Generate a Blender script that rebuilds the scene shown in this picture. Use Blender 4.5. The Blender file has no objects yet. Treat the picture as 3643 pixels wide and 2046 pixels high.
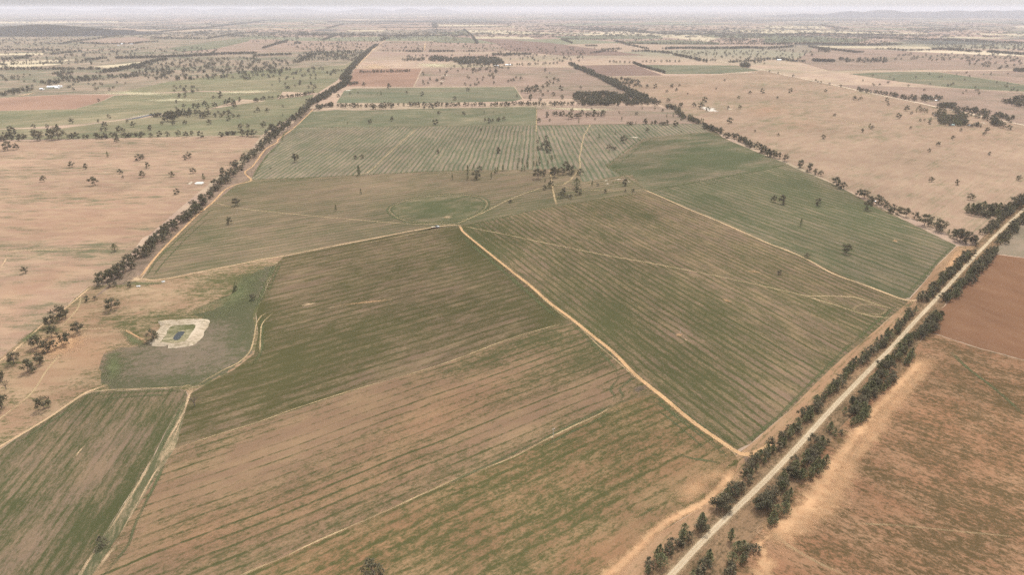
import bpy, bmesh, math, random
import numpy as np
from mathutils import Vector, noise
from mathutils.geometry import delaunay_2d_cdt
R = random.Random(7)
S = bpy.context.scene
COL = S.collection
PI = math.pi

# ------------------------------------------------------------------ survey: image points of the plan -> ground metres
F, CX, CY, CAMH = 2200.0, 1821.5, 1023.0, 250.0
PIT = math.atan((CY - 27) / F)
CP, SP = math.cos(PIT), math.sin(PIT)
def g(u, v):
    v = max(v, 29.0)
    x = (u - CX) / F; y = -(v - CY) / F
    d = (x, CP + y * SP, -SP + y * CP)
    t = CAMH / -d[2]
    return (d[0] * t, d[1] * t)
def vdir(vp):
    return math.atan2(1 / CP, (vp - CX) / F)
def mheight(u, v, hpx):            # metres of an upright thing whose foot is at (u,v) and that spans hpx
    x, y = g(u, v)
    sl = math.sqrt(x * x + y * y + CAMH ** 2)
    cosd = math.sqrt(max(1e-6, 1 - (CAMH / sl) ** 2))
    depth = y * CP + CAMH * SP
    return hpx * depth / (F * max(cosd, .5))
def pxheight(x, y, h):
    sl = math.sqrt(x * x + y * y + CAMH ** 2)
    depth = y * CP + CAMH * SP
    if depth < 50: return 0, 0, 0
    cosd = math.sqrt(max(1e-6, 1 - (CAMH / sl) ** 2))
    xc = x / depth; zc = (y * SP - CAMH * CP) / depth
    return h * F * cosd / depth, CX + xc * F, CY - zc * F
TR = {'t1': (0, 0, 2.8), 't2': (900, 0, 2.8), 't3': (1800, 0, 2.8), 't4': (2720, 0, 2.79),
      'm1': (0, 240, 2.783), 'm2': (900, 240, 2.783), 'm3': (1800, 240, 2.783), 'm4': (2720, 240, 2.782),
      'n1': (0, 740, 2.783), 'n2': (900, 740, 2.783), 'n3': (1800, 740, 2.783), 'n4': (2720, 740, 2.782),
      'b1': (0, 1240, 1.796), 'b2': (900, 1240, 1.796), 'b3': (1800, 1240, 1.796), 'b4': (2720, 1240, 1.795),
      'p': (0, 0, 1.0)}
def T(k, pts):
    a, b, s = TR[k]
    return [(a + x / s, b + y / s) for x, y in pts]

# ------------------------------------------------------------------ helpers
def put(name, me, parent=None, mat=None):
    o = bpy.data.objects.new(name, me); COL.objects.link(o)
    if parent: o.parent = parent
    if mat and me is not None: me.materials.append(mat)
    return o
def mesh(name, vs, fs):
    me = bpy.data.meshes.new(name); me.from_pydata(vs, [], fs); me.update(); return me
def tag(o, label, cat, group=None, kind=None):
    if label: o['label'] = label
    if cat: o['category'] = cat
    if group: o['group'] = group
    if kind: o['kind'] = kind
    return o
def empty(name, loc, label, cat, group=None, rz=0):
    o = bpy.data.objects.new(name, None); COL.objects.link(o)
    o.location = loc; o.rotation_euler[2] = rz
    return tag(o, label, cat, group)

class NT:
    def __init__(s, tree): s.t = tree; s.n = tree.nodes; s.l = tree.links
    def add(s, typ, **kw):
        n = s.n.new(typ)
        for k, v in kw.items(): setattr(n, k, v)
        return n
    def set(s, sock, v):
        if isinstance(v, bpy.types.NodeSocket): s.l.new(v, sock)
        elif v is not None: sock.default_value = v
    def math(s, op, a, b=None, c=None, clamp=False):
        n = s.add('ShaderNodeMath', operation=op); n.use_clamp = clamp
        s.set(n.inputs[0], a); s.set(n.inputs[1], b); s.set(n.inputs[2], c); return n.outputs[0]
    def smooth(s, v, lo, hi, a=0.0, b=1.0):
        n = s.add('ShaderNodeMapRange', interpolation_type='SMOOTHSTEP')
        s.set(n.inputs[0], v); s.set(n.inputs[1], lo); s.set(n.inputs[2], hi); s.set(n.inputs[3], a); s.set(n.inputs[4], b); return n.outputs[0]
    def noise(s, vec, scale, detail=2.0, rough=.55, dim='3D'):
        n = s.add('ShaderNodeTexNoise', noise_dimensions=dim)
        s.set(n.inputs['Vector'], vec); s.set(n.inputs['Scale'], scale); n.inputs['Detail'].default_value = detail
        n.inputs['Roughness'].default_value = rough; return n.outputs['Fac']
    def mix(s, f, a, b, blend='MIX'):
        n = s.add('ShaderNodeMix', data_type='RGBA', blend_type=blend)
        s.set(n.inputs[0], f); s.set(n.inputs[6], a); s.set(n.inputs[7], b); return n.outputs[2]
    def comb(s, x, y, z=0.0):
        n = s.add('ShaderNodeCombineXYZ'); s.set(n.inputs[0], x); s.set(n.inputs[1], y); s.set(n.inputs[2], z); return n.outputs[0]
    def attr(s, name):
        n = s.add('ShaderNodeAttribute', attribute_name=name); return n.outputs['Fac']

def rgb(r, g_, b): return (r, g_, b, 1.0)

# ---- farmland shader: soil / straw / green plants mixed by rows, streaks, patches and a surveyed cover map
FG = bpy.data.node_groups.new('farmland', 'ShaderNodeTree')
FIN = [('Soil', 'C', rgb(.3, .2, .13)), ('Straw', 'C', rgb(.36, .27, .16)), ('Green', 'C', rgb(.09, .1, .045)),
       ('Ang', 'F', 0.0), ('RowSp', 'F', 8.0), ('RowAmt', 'F', .3), ('StreakAmt', 'F', .5), ('PatchAmt', 'F', .6),
       ('PatchScale', 'F', 25.0), ('Bias', 'F', .5), ('Grain', 'F', .35), ('Stretch', 'F', 2.5), ('RowW', 'F', .4)]
for nm, t, d in FIN:
    sk = FG.interface.new_socket(nm, in_out='INPUT', socket_type='NodeSocketColor' if t == 'C' else 'NodeSocketFloat'); sk.default_value = d
FG.interface.new_socket('Shader', in_out='OUTPUT', socket_type='NodeSocketShader')
k = NT(FG)
gi = k.add('NodeGroupInput'); go = k.add('NodeGroupOutput'); I = gi.outputs
geo = k.add('ShaderNodeNewGeometry'); P = geo.outputs['Position']
vr = k.add('ShaderNodeVectorRotate', rotation_type='Z_AXIS'); k.set(vr.inputs['Vector'], P); k.set(vr.inputs['Angle'], k.math('MULTIPLY', I['Ang'], -1.0))
sx = k.add('ShaderNodeSeparateXYZ'); k.set(sx.inputs[0], vr.outputs[0]); A, B = sx.outputs[0], sx.outputs[1]
wob = k.math('MULTIPLY', k.math('SUBTRACT', k.noise(P, .012, 2), .5), 7.0)
b2 = k.math('ADD', B, wob)
rowc = k.math('DIVIDE', b2, I['RowSp'])
fr = k.math('FRACT', rowc)
tri = k.math('MULTIPLY', k.math('ABSOLUTE', k.math('SUBTRACT', fr, .5)), 2.0)      # 0..1, 1 on the seam
rid = k.math('FLOOR', k.math('ADD', rowc, .5))
wn = k.add('ShaderNodeTexWhiteNoise', noise_dimensions='1D'); k.set(wn.inputs['W'], rid)
lon = k.noise(k.comb(k.math('MULTIPLY', A, .035), k.math('MULTIPLY', B, .07)), 1.0, 4, .62)
rows = k.math('SUBTRACT', k.smooth(tri, I['RowW'], .93), .33)
rows = k.math('MULTIPLY', rows, k.math('ADD', .45, k.math('MULTIPLY', wn.outputs['Value'], .9)))
rows = k.math('MULTIPLY', rows, k.smooth(lon, .3, .62, .5, 1.15))
streak = k.math('ADD', k.math('MULTIPLY', k.noise(k.comb(k.math('MULTIPLY', A, .085), k.math('MULTIPLY', b2, .36)), 1.0, 4, .65), .55), k.math('MULTIPLY', k.noise(k.comb(k.math('MULTIPLY', A, .24), k.math('MULTIPLY', b2, 1.1)), 1.0, 3, .6), .45))
st = k.math('DIVIDE', A, I['Stretch'])
pc = k.comb(k.math('DIVIDE', st, I['PatchScale']), k.math('DIVIDE', B, I['PatchScale']))
patch = k.noise(pc, 1.0, 5, .62)
big = k.noise(pc, .14, 3, .55)
grain = k.noise(k.comb(k.math('DIVIDE', A, 1.7), B), .75, 4, .75)
c0 = k.math('MULTIPLY', k.math('MULTIPLY', k.math('SUBTRACT', big, .5), 1.5), I['PatchAmt'])
cov = k.math('ADD', k.attr('cover'), c0)
c = k.math('ADD', I['Bias'], cov)
c = k.math('MULTIPLY_ADD', rows, I['RowAmt'], c)
c = k.math('MULTIPLY_ADD', k.math('SUBTRACT', streak, .5), k.math('MULTIPLY', I['StreakAmt'], 2.0), c)
c = k.math('MULTIPLY_ADD', k.math('SUBTRACT', patch, .5), k.math('MULTIPLY', I['PatchAmt'], 2.4), c)
c = k.math('MULTIPLY_ADD', k.math('SUBTRACT', grain, .5), k.math('MULTIPLY', I['Grain'], 3.0), c)
gf = k.smooth(c, .12, .88)
macro = k.noise(P, .006, 3)
dry = k.noise(k.comb(k.math('MULTIPLY', A, .03), k.math('MULTIPLY', B, .07)), 1.0, 4)
sf = k.math('ADD', k.smooth(dry, .35, .7), k.attr('pale'), clamp=True)
soil = k.mix(sf, I['Soil'], I['Straw'])
red = k.attr('red')
soil = k.mix(red, soil, rgb(.34, .165, .085))
colr = k.mix(gf, soil, I['Green'])
hv = k.add('ShaderNodeHueSaturation'); k.set(hv.inputs['Color'], colr)
fine = k.noise(P, 1.3, 4, .8)
k.set(hv.inputs['Value'], k.math('ADD', k.smooth(macro, .25, .75, .86, 1.1), k.math('MULTIPLY', k.math('SUBTRACT', fine, .5), 1.1)))
bs = k.add('ShaderNodeBsdfDiffuse'); k.set(bs.inputs['Color'], hv.outputs[0]); bs.inputs['Roughness'].default_value = .8
k.l.new(bs.outputs[0], go.inputs[0])

def farm(name, soil, straw, green, vp=None, ang=None, sp=8.0, row=.3, streak=.5, patch=.5, ps=25., bias=.5, grain=.3, stretch=2.5, rw=.4):
    m = bpy.data.materials.new(name); m.use_nodes = True; t = m.node_tree; t.nodes.clear()
    n = t.nodes.new('ShaderNodeGroup'); n.node_tree = FG
    o = t.nodes.new('ShaderNodeOutputMaterial'); t.links.new(n.outputs[0], o.inputs[0])
    a = vdir(vp) if vp is not None else (ang or 0.0)
    for key, v in dict(Soil=rgb(*soil), Straw=rgb(*straw), Green=rgb(*green), Ang=a, RowSp=sp, RowAmt=row, StreakAmt=streak, PatchAmt=patch, PatchScale=ps, Bias=bias, Grain=grain, Stretch=stretch, RowW=rw).items():
        n.inputs[key].default_value = v
    return m

# ---- thin dirt / grass overlay with ragged, thinning edges
DG = bpy.data.node_groups.new('thin_cover', 'ShaderNodeTree')
for nm, t, d in [('Color', 'C', rgb(.4, .27, .17)), ('Color2', 'C', rgb(.4, .27, .17)), ('Alpha', 'F', 1.), ('Edge', 'F', .5), ('Rut', 'F', 0.), ('Break', 'F', .3), ('Scale', 'F', .25)]:
    sk = DG.interface.new_socket(nm, in_out='INPUT', socket_type='NodeSocketColor' if t == 'C' else 'NodeSocketFloat'); sk.default_value = d
DG.interface.new_socket('Shader', in_out='OUTPUT', socket_type='NodeSocketShader')
k = NT(DG); gi = k.add('NodeGroupInput'); go = k.add('NodeGroupOutput'); I = gi.outputs
P = k.add('ShaderNodeNewGeometry').outputs['Position']
acr = k.math('ABSOLUTE', k.attr('across')); fade = k.attr('fade')
nz = k.noise(P, I['Scale'], 4, .65); nb = k.noise(P, .045, 3, .6); nf = k.noise(P, 1.2, 3, .7)
e = k.math('SUBTRACT', 1.0, acr)
e = k.math('ADD', e, k.math('MULTIPLY', k.math('SUBTRACT', nz, .5), k.math('MULTIPLY', I['Edge'], 1.6)))
al = k.smooth(e, 0.0, k.math('MAXIMUM', I['Edge'], .05))
rut = k.smooth(k.math('ABSOLUTE', k.math('SUBTRACT', acr, .48)), .08, .34, 1.0, .12)
al = k.math('MULTIPLY', al, k.math('ADD', k.math('MULTIPLY', rut, I['Rut']), k.math('SUBTRACT', 1.0, I['Rut'])))
brk = k.math('SUBTRACT', 1.0, k.math('MULTIPLY', I['Break'], k.smooth(k.math('ADD', k.math('MULTIPLY', nb, .6), k.math('MULTIPLY', nz, .4)), .42, .62)))
al = k.math('MULTIPLY', k.math('MULTIPLY', al, brk), k.math('MULTIPLY', I['Alpha'], fade), clamp=True)
cc = k.mix(k.smooth(nz, .35, .65), I['Color'], I['Color2'])
hv = k.add('ShaderNodeHueSaturation'); k.set(hv.inputs['Color'], cc); k.set(hv.inputs['Value'], k.math('ADD', .82, k.math('MULTIPLY', nf, .36)))
df = k.add('ShaderNodeBsdfDiffuse'); k.set(df.inputs['Color'], hv.outputs[0])
tr = k.add('ShaderNodeBsdfTransparent'); mx = k.add('ShaderNodeMixShader')
k.set(mx.inputs[0], al); k.l.new(tr.outputs[0], mx.inputs[1]); k.l.new(df.outputs[0], mx.inputs[2]); k.l.new(mx.outputs[0], go.inputs[0])
def thin(name, c1, c2=None, alpha=1., edge=.5, rut=0., brk=.3, scale=.25):
    m = bpy.data.materials.new(name); m.use_nodes = True; t = m.node_tree; t.nodes.clear()
    n = t.nodes.new('ShaderNodeGroup'); n.node_tree = DG
    o = t.nodes.new('ShaderNodeOutputMaterial'); t.links.new(n.outputs[0], o.inputs[0])
    for key, v in dict(Color=rgb(*c1), Color2=rgb(*(c2 or c1)), Alpha=alpha, Edge=edge, Rut=rut, Break=brk, Scale=scale).items(): n.inputs[key].default_value = v
    return m
def plain(name, col, rough=.6, var=.12, scale=3.0, metal=0.0):
    m = bpy.data.materials.new(name); m.use_nodes = True; k = NT(m.node_tree); bs = k.n['Principled BSDF']
    P = k.add('ShaderNodeNewGeometry').outputs['Position']; nz = k.noise(P, scale, 3)
    lo = tuple(c * (1 - var) for c in col); hi = tuple(min(1, c * (1 + var)) for c in col)
    k.set(bs.inputs['Base Color'], k.mix(nz, rgb(*lo), rgb(*hi))); bs.inputs['Roughness'].default_value = rough; bs.inputs['Metallic'].default_value = metal
    return m

# ------------------------------------------------------------------ palette
SO = (.285, .195, .13); ST = (.33, .24, .14); GR = (.082, .088, .042)
SOP = (.275, .195, .145)
PALE = (.47, .33, .21); SAND = (.44, .27, .155)

# ------------------------------------------------------------------ surveyed cover map: where plants grow thick or thin (u,v,ru,rv,degrees,cover,pale,red)
BLOBS = []
def blob(u, v, ru, rv, a=0., cover=0., pale=0., red=0.): BLOBS.append((u, v, ru, rv, math.radians(a), cover, pale, red))
for args in [
    # middle-left cropped field (olive band, bare lower part)
    (1250, 1180, 300, 45, -14, .17), (1150, 1290, 160, 60, -14, .16), (980, 1400, 140, 90, -18, .14), (1550, 1210, 260, 40, -14, .12), (1750, 1060, 220, 60, -14, .10),
    (1000, 1030, 130, 60, -10, -.20), (1200, 960, 200, 40, -10, -.05), (1420, 1060, 230, 50, -14, -.02), (1750, 900, 70, 110, 40, .22), (1650, 850, 60, 60, 0, .2), (1950, 1130, 60, 80, 45, .25),
    (1030, 1265, 60, 25, -15, .3), (1480, 1290, 230, 40, -18, -.22, .0, .0),
    # lower field
    (1050, 1580, 250, 70, -22, -.38, 0, .0), (1330, 1430, 280, 60, -20, -.25, 0, .05), (800, 1700, 160, 60, -22, -.25), (1650, 1420, 250, 70, -22, -.18, 0, .2), (1900, 1330, 200, 40, -22, .18), (1500, 1520, 260, 60, -22, -.08, 0, .25),
    (1850, 1500, 160, 45, -24, -.35, 0, .0), (2120, 1390, 90, 40, -24, -.3, 0, .0), (700, 1900, 160, 80, -24, -.1, 0, .35), (1000, 1830, 260, 70, -24, -.02, 0, .3), (1350, 1700, 260, 60, -24, .02, 0, .25), (560, 1780, 60, 180, 25, -.2, .1, .1), (1750, 1270, 180, 40, -20, .25), (2050, 1260, 90, 60, 40, .2),
    # bottom field
    (1500, 1900, 400, 90, -24, .06, 0, .2), (2000, 1800, 300, 80, -24, .10, 0, .2), (2350, 1640, 130, 70, -10, .02, 0, .35), (2470, 1680, 110, 60, -20, -.35, .3, .2), (1900, 1650, 260, 50, -24, .16, 0, .1), (2180, 1530, 120, 50, -24, .08), (1250, 1990, 260, 60, -24, -.02, 0, .4), (2200, 1950, 120, 60, -40, -.3, .2, .4), (2050, 2000, 120, 60, -40, -.05, 0, .3),
    # east field of the track
    (2250, 1220, 190, 80, 40, .22), (2480, 1400, 160, 70, 40, .22), (2560, 1160, 180, 90, 35, .16), (2150, 1070, 160, 60, 40, .10), (2350, 900, 240, 50, 20, -.05), (2520, 850, 160, 60, 20, -.12), (1700, 850, 60, 30, 30, .25), (2080, 720, 130, 40, 0, .04), (2180, 1120, 50, 90, 45, .2), (2850, 1300, 110, 70, -45, -.05), (2430, 1190, 60, 25, 20, -.35), (2760, 1450, 100, 60, -45, -.18, .1), (2950, 1100, 130, 50, 15, .05), (2130, 830, 60, 12, 15, .3), (2280, 760, 50, 12, 10, .4), (1900, 820, 60, 15, 15, .25),
    # field with the ring
    (1560, 743, 150, 44, 0, .34), (1300, 660, 260, 30, 0, -.12), (1100, 700, 180, 25, 0, -.12), (1050, 790, 200, 30, 0, -.1), (750, 900, 120, 60, -20, .12), (1150, 830, 250, 25, -8, .02), (1750, 690, 120, 25, -5, .0), (1300, 790, 140, 18, 0, -.1), (2100, 690, 150, 18, -5, .15),
    # big green field, blotches
    (2500, 540, 120, 35, 0, .28), (2420, 590, 110, 25, 0, .22), (2600, 570, 90, 20, 0, .2), (2330, 560, 60, 30, 0, -.25), (2650, 610, 110, 14, -6, -.1), (2400, 500, 90, 12, 0, -.1), (2560, 625, 120, 12, -8, .05), (2450, 635, 120, 10, -8, -.15),
    # right rows field
    (3150, 980, 120, 40, 20, -.2), (3050, 780, 220, 60, 15, .12), (2800, 650, 120, 40, 15, .22), (2500, 700, 90, 20, 15, .12), (3330, 930, 60, 80, -45, -.12), (2700, 740, 180, 30, 15, -.05),
    # bottom left field
    (330, 1690, 120, 40, -55, -.45, 0, 0), (130, 1920, 110, 60, -50, -.35), (100, 1650, 60, 40, -50, -.2), (450, 1750, 50, 200, 30, .3), (430, 1440, 180, 30, 0, .15), (560, 1500, 60, 60, 20, .2), (250, 1870, 60, 150, 30, .25), (40, 1800, 60, 60, 0, .1), (330, 1500, 60, 50, -40, .05), (230, 1600, 60, 40, -45, .05),
    # pasture by the dam
    (880, 1080, 90, 70, -30, .55), (780, 1000, 130, 35, -12, .35), (700, 1130, 120, 25, -10, .45), (420, 1290, 70, 60, 0, .2), (620, 1350, 230, 30, -4, .32), (680, 1260, 150, 60, 0, -.1), (390, 1310, 40, 60, 20, .16), (560, 1365, 190, 16, 0, .3), (900, 1000, 60, 40, -30, .25), (480, 1190, 60, 25, 35, .6), (560, 1040, 200, 45, -5, -.25, .3), (300, 1250, 130, 60, 0, -.35, .1, .4), (150, 1330, 160, 50, -20, -.2, .25, .1), (440, 1010, 110, 20, -5, .3), (250, 1130, 80, 40, 0, -.1, 0, .2), (870, 1180, 60, 60, 0, .35), (560, 1120, 50, 30, 0, .2),
    # paddocks left of the tree line
    (250, 905, 260, 22, -2, .42), (380, 905, 80, 20, 0, .3), (50, 930, 90, 30, -20, .1, .2), (150, 1000, 160, 30, -20, -.1, 0, .3), (130, 1160, 150, 40, -35, .22), (230, 1090, 120, 30, -35, .15), (40, 1120, 60, 80, 0, -.1, .1, .2),
    (350, 560, 300, 40, 0, .08), (200, 640, 260, 25, -5, .12), (500, 630, 240, 25, -8, .12), (250, 800, 330, 60, 0, -.1, 0, .25), (500, 780, 160, 60, 0, -.08, 0, .1), (700, 560, 120, 40, 0, -.1, .1), (300, 700, 300, 20, 0, .05, 0, .2),
    # right big paddock
    (3250, 600, 400, 60, 0, -.1, .1), (2900, 420, 120, 30, 5, .22), (2750, 450, 60, 30, 0, .2), (2850, 445, 80, 20, 0, -.1, .1, .3), (2730, 390, 60, 16, 0, -.1, 0, .6), (3300, 700, 250, 60, 0, -.05), (3450, 480, 160, 30, 0, -.1, 0, .15), (2600, 360, 120, 15, 0, .1), (2950, 330, 180, 20, 0, .15), (3150, 430, 120, 14, 0, .18), (2450, 330, 120, 20, 0, -.1, 0, .25),
    # lower right paddock
    (3100, 1350, 60, 60, -45, -.3, .2, .4), (3450, 1330, 150, 50, 20, .15), (3590, 1420, 70, 60, 40, .25), (3250, 1550, 150, 80, 0, .1, 0, .45), (3450, 1700, 200, 120, 0, .08, 0, .3), (3100, 1800, 120, 60, 0, -.05, .1, .3), (3500, 1920, 160, 100, 20, .2), (2900, 1950, 120, 60, 30, .1, 0, .5), (3250, 1950, 150, 60, 30, .1, 0, .3), (3300, 1450, 160, 60, 10, 0.05, 0, .5), (3600, 1800, 90, 80, 0, .2), (2760, 2000, 60, 60, 0, -.3, 0, .7), (3560, 1600, 100, 70, 0, .05, 0, .4),
]: blob(*args)
BA = np.array(BLOBS)
def cover_at(us, vs):
    us = np.asarray(us)[:, None]; vs = np.asarray(vs)[:, None]
    du = us - BA[:, 0]; dv = vs - BA[:, 1]; ca, sa = np.cos(BA[:, 4]), np.sin(BA[:, 4])
    x = (du * ca + dv * sa) / BA[:, 2]; y = (-du * sa + dv * ca) / BA[:, 3]
    w = np.exp(-(x * x + y * y) * .9)
    return w @ BA[:, 5], w @ BA[:, 6], w @ BA[:, 7] * .6

def inside(pt, poly):
    x, y = pt; c = False; n = len(poly); j = n - 1
    for i in range(n):
        xi, yi = poly[i]; xj, yj = poly[j]
        if (yi > y) != (yj > y) and x < (xj - xi) * (y - yi) / (yj - yi) + xi: c = not c
        j = i
    return c
def wobbly(poly, closed=True, seg=14.0, amp=1.6, seed=0):
    out = []; n = len(poly)
    for i in range(n if closed else n - 1):
        a = poly[i]; b = poly[(i + 1) % n]
        L = math.dist(a, b); m = max(1, int(L / seg))
        for q in range(m):
            f = q / m; u = a[0] + (b[0] - a[0]) * f; v = a[1] + (b[1] - a[1]) * f
            w = amp * min(1.0, (v - 20) / 500) if v > 20 else 0
            out.append((u + w * noise.noise((u * .05, v * .05, seed)) * 1.4, v + w * noise.noise((u * .05, v * .05, seed + 9.))))
    if not closed: out.append(poly[-1])
    return out
def field(name, poly, mat, z, label, cat='field', step=26.0, amp=1.6):
    poly = wobbly(poly, amp=amp, seed=len(bpy.data.objects) * .37)
    us = [p[0] for p in poly]; vs = [p[1] for p in poly]
    st = step if max(vs) > 450 else max(6.0, (max(vs) - min(vs)) / 4)
    pts = list(poly); nP = len(poly)
    u = min(us) + st / 2
    while u < max(us):
        v = min(vs) + st / 2
        while v < max(vs):
            q = (u + R.uniform(-.2, .2) * st, v + R.uniform(-.2, .2) * st)
            if inside(q, poly): pts.append(q)
            v += st
        u += st if max(vs) > 450 else 40
    edges = [(i, (i + 1) % nP) for i in range(nP)]
    r = delaunay_2d_cdt([Vector(p) for p in pts], edges, [], 1, 1e-4)
    V = r[0]; fs = [list(f) for f in r[2]]
    vs3 = [(*g(p[0], p[1]), z) for p in V]
    fs = [f if ((vs3[f[1]][0] - vs3[f[0]][0]) * (vs3[f[2]][1] - vs3[f[0]][1]) - (vs3[f[1]][1] - vs3[f[0]][1]) * (vs3[f[2]][0] - vs3[f[0]][0])) > 0 else f[::-1] for f in fs]
    me = mesh(name, vs3, fs)
    c, pl, rd = cover_at([p[0] for p in V], [p[1] for p in V])
    for nm, arr in (('cover', c), ('pale', pl), ('red', rd)):
        at = me.attributes.new(nm, 'FLOAT', 'POINT'); at.data.foreach_set('value', np.clip(arr, -1, 1).astype(np.float32))
    o = put(name, me, mat=mat); return tag(o, label, cat, kind='structure')

def spline(pts, n):
    out = []
    for i in range(len(pts) - 1):
        p0 = pts[max(i - 1, 0)]; p1 = pts[i]; p2 = pts[i + 1]; p3 = pts[min(i + 2, len(pts) - 1)]
        for q in range(n):
            t = q / n
            out.append(tuple(.5 * ((2 * p1[j]) + (-p0[j] + p2[j]) * t + (2 * p0[j] - 5 * p1[j] + 4 * p2[j] - p3[j]) * t * t + (-p0[j] + 3 * p1[j] - 3 * p2[j] + p3[j]) * t ** 3) for j in range(2)))
    out.append(pts[-1]); return out
def ribbon(name, uv, width, mat, z, label, cat='track', closed=False, ends=True, smooth=True, jit=.25, world=False, off=0.0, sub=5, w2=None, seed=0.):
    pts = [p if world else g(*p) for p in uv]
    if closed: pts = pts + [pts[0]]
    if smooth: pts = spline(pts, sub)
    # resample about every 6 m near, more far
    n = len(pts); vs = []; fs = []; ac = []; fd = []
    L = [0]
    for i in range(1, n): L.append(L[-1] + math.dist(pts[i], pts[i - 1]))
    NA = (-1., -.5, 0., .5, 1.)
    for i, p in enumerate(pts):
        a = pts[max(i - 1, 0)]; b = pts[min(i + 1, n - 1)]
        if closed and i in (0, n - 1): a = pts[-2]; b = pts[1]
        d = Vector((b[0] - a[0], b[1] - a[1])); d = d.normalized() if d.length > 0 else Vector((1, 0)); nx, ny = -d.y, d.x
        w = width if w2 is None else width + (w2 - width) * L[i] / L[-1]
        w *= 1 + jit * noise.noise((L[i] * .03, seed, 3.3)); o_ = off + jit * .6 * width * noise.noise((L[i] * .02, 7.1, seed))
        for t in NA:
            vs.append((p[0] + nx * (t * w / 2 + o_), p[1] + ny * (t * w / 2 + o_), z)); ac.append(t)
            fd.append(1.0 if not ends else min(1., L[i] / 12, (L[-1] - L[i]) / 12))
        if i:
            q = (i - 1) * 5
            for j in range(4): fs.append((q + j, q + j + 5, q + j + 6, q + j + 1)[::-1])
    me = mesh(name, vs, fs)
    at = me.attributes.new('across', 'FLOAT', 'POINT'); at.data.foreach_set('value', np.array(ac, np.float32))
    at = me.attributes.new('fade', 'FLOAT', 'POINT'); at.data.foreach_set('value', np.array(fd, np.float32))
    return tag(put(name, me, mat=mat), label, cat, kind='structure')
def patch(name, poly, mat, z, label, cat='bare ground', fade=1.0):
    cu = sum(p[0] for p in poly) / len(poly); cv = sum(p[1] for p in poly) / len(poly)
    ring = wobbly(poly, seg=max(4., math.dist(poly[0], (cu, cv)) / 4), amp=1.0)
    vs = []; fs = []; ac = []; n = len(ring)
    for t in (1.0, .75, .5, .25):
        for p in ring: vs.append((*g(cu + (p[0] - cu) * t, cv + (p[1] - cv) * t), z)); ac.append(t)
    vs.append((*g(cu, cv), z)); ac.append(0.)
    for q in range(3):
        for i in range(n): j = (i + 1) % n; fs.append((q * n + i, q * n + j, (q + 1) * n + j, (q + 1) * n + i))
    for i in range(n): fs.append((3 * n + i, 3 * n + (i + 1) % n, 4 * n))
    me = mesh(name, vs, fs)
    bm = bmesh.new(); bm.from_mesh(me); bmesh.ops.recalc_face_normals(bm, faces=bm.faces)
    if sum(f.normal.z for f in bm.faces) < 0: bmesh.ops.reverse_faces(bm, faces=bm.faces)
    bm.to_mesh(me); bm.free()
    at = me.attributes.new('across', 'FLOAT', 'POINT'); at.data.foreach_set('value', np.array(ac, np.float32))
    at = me.attributes.new('fade', 'FLOAT', 'POINT'); at.data.foreach_set('value', np.full(len(ac), fade, np.float32))
    return tag(put(name, me, mat=mat), label, cat, kind='structure')

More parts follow.
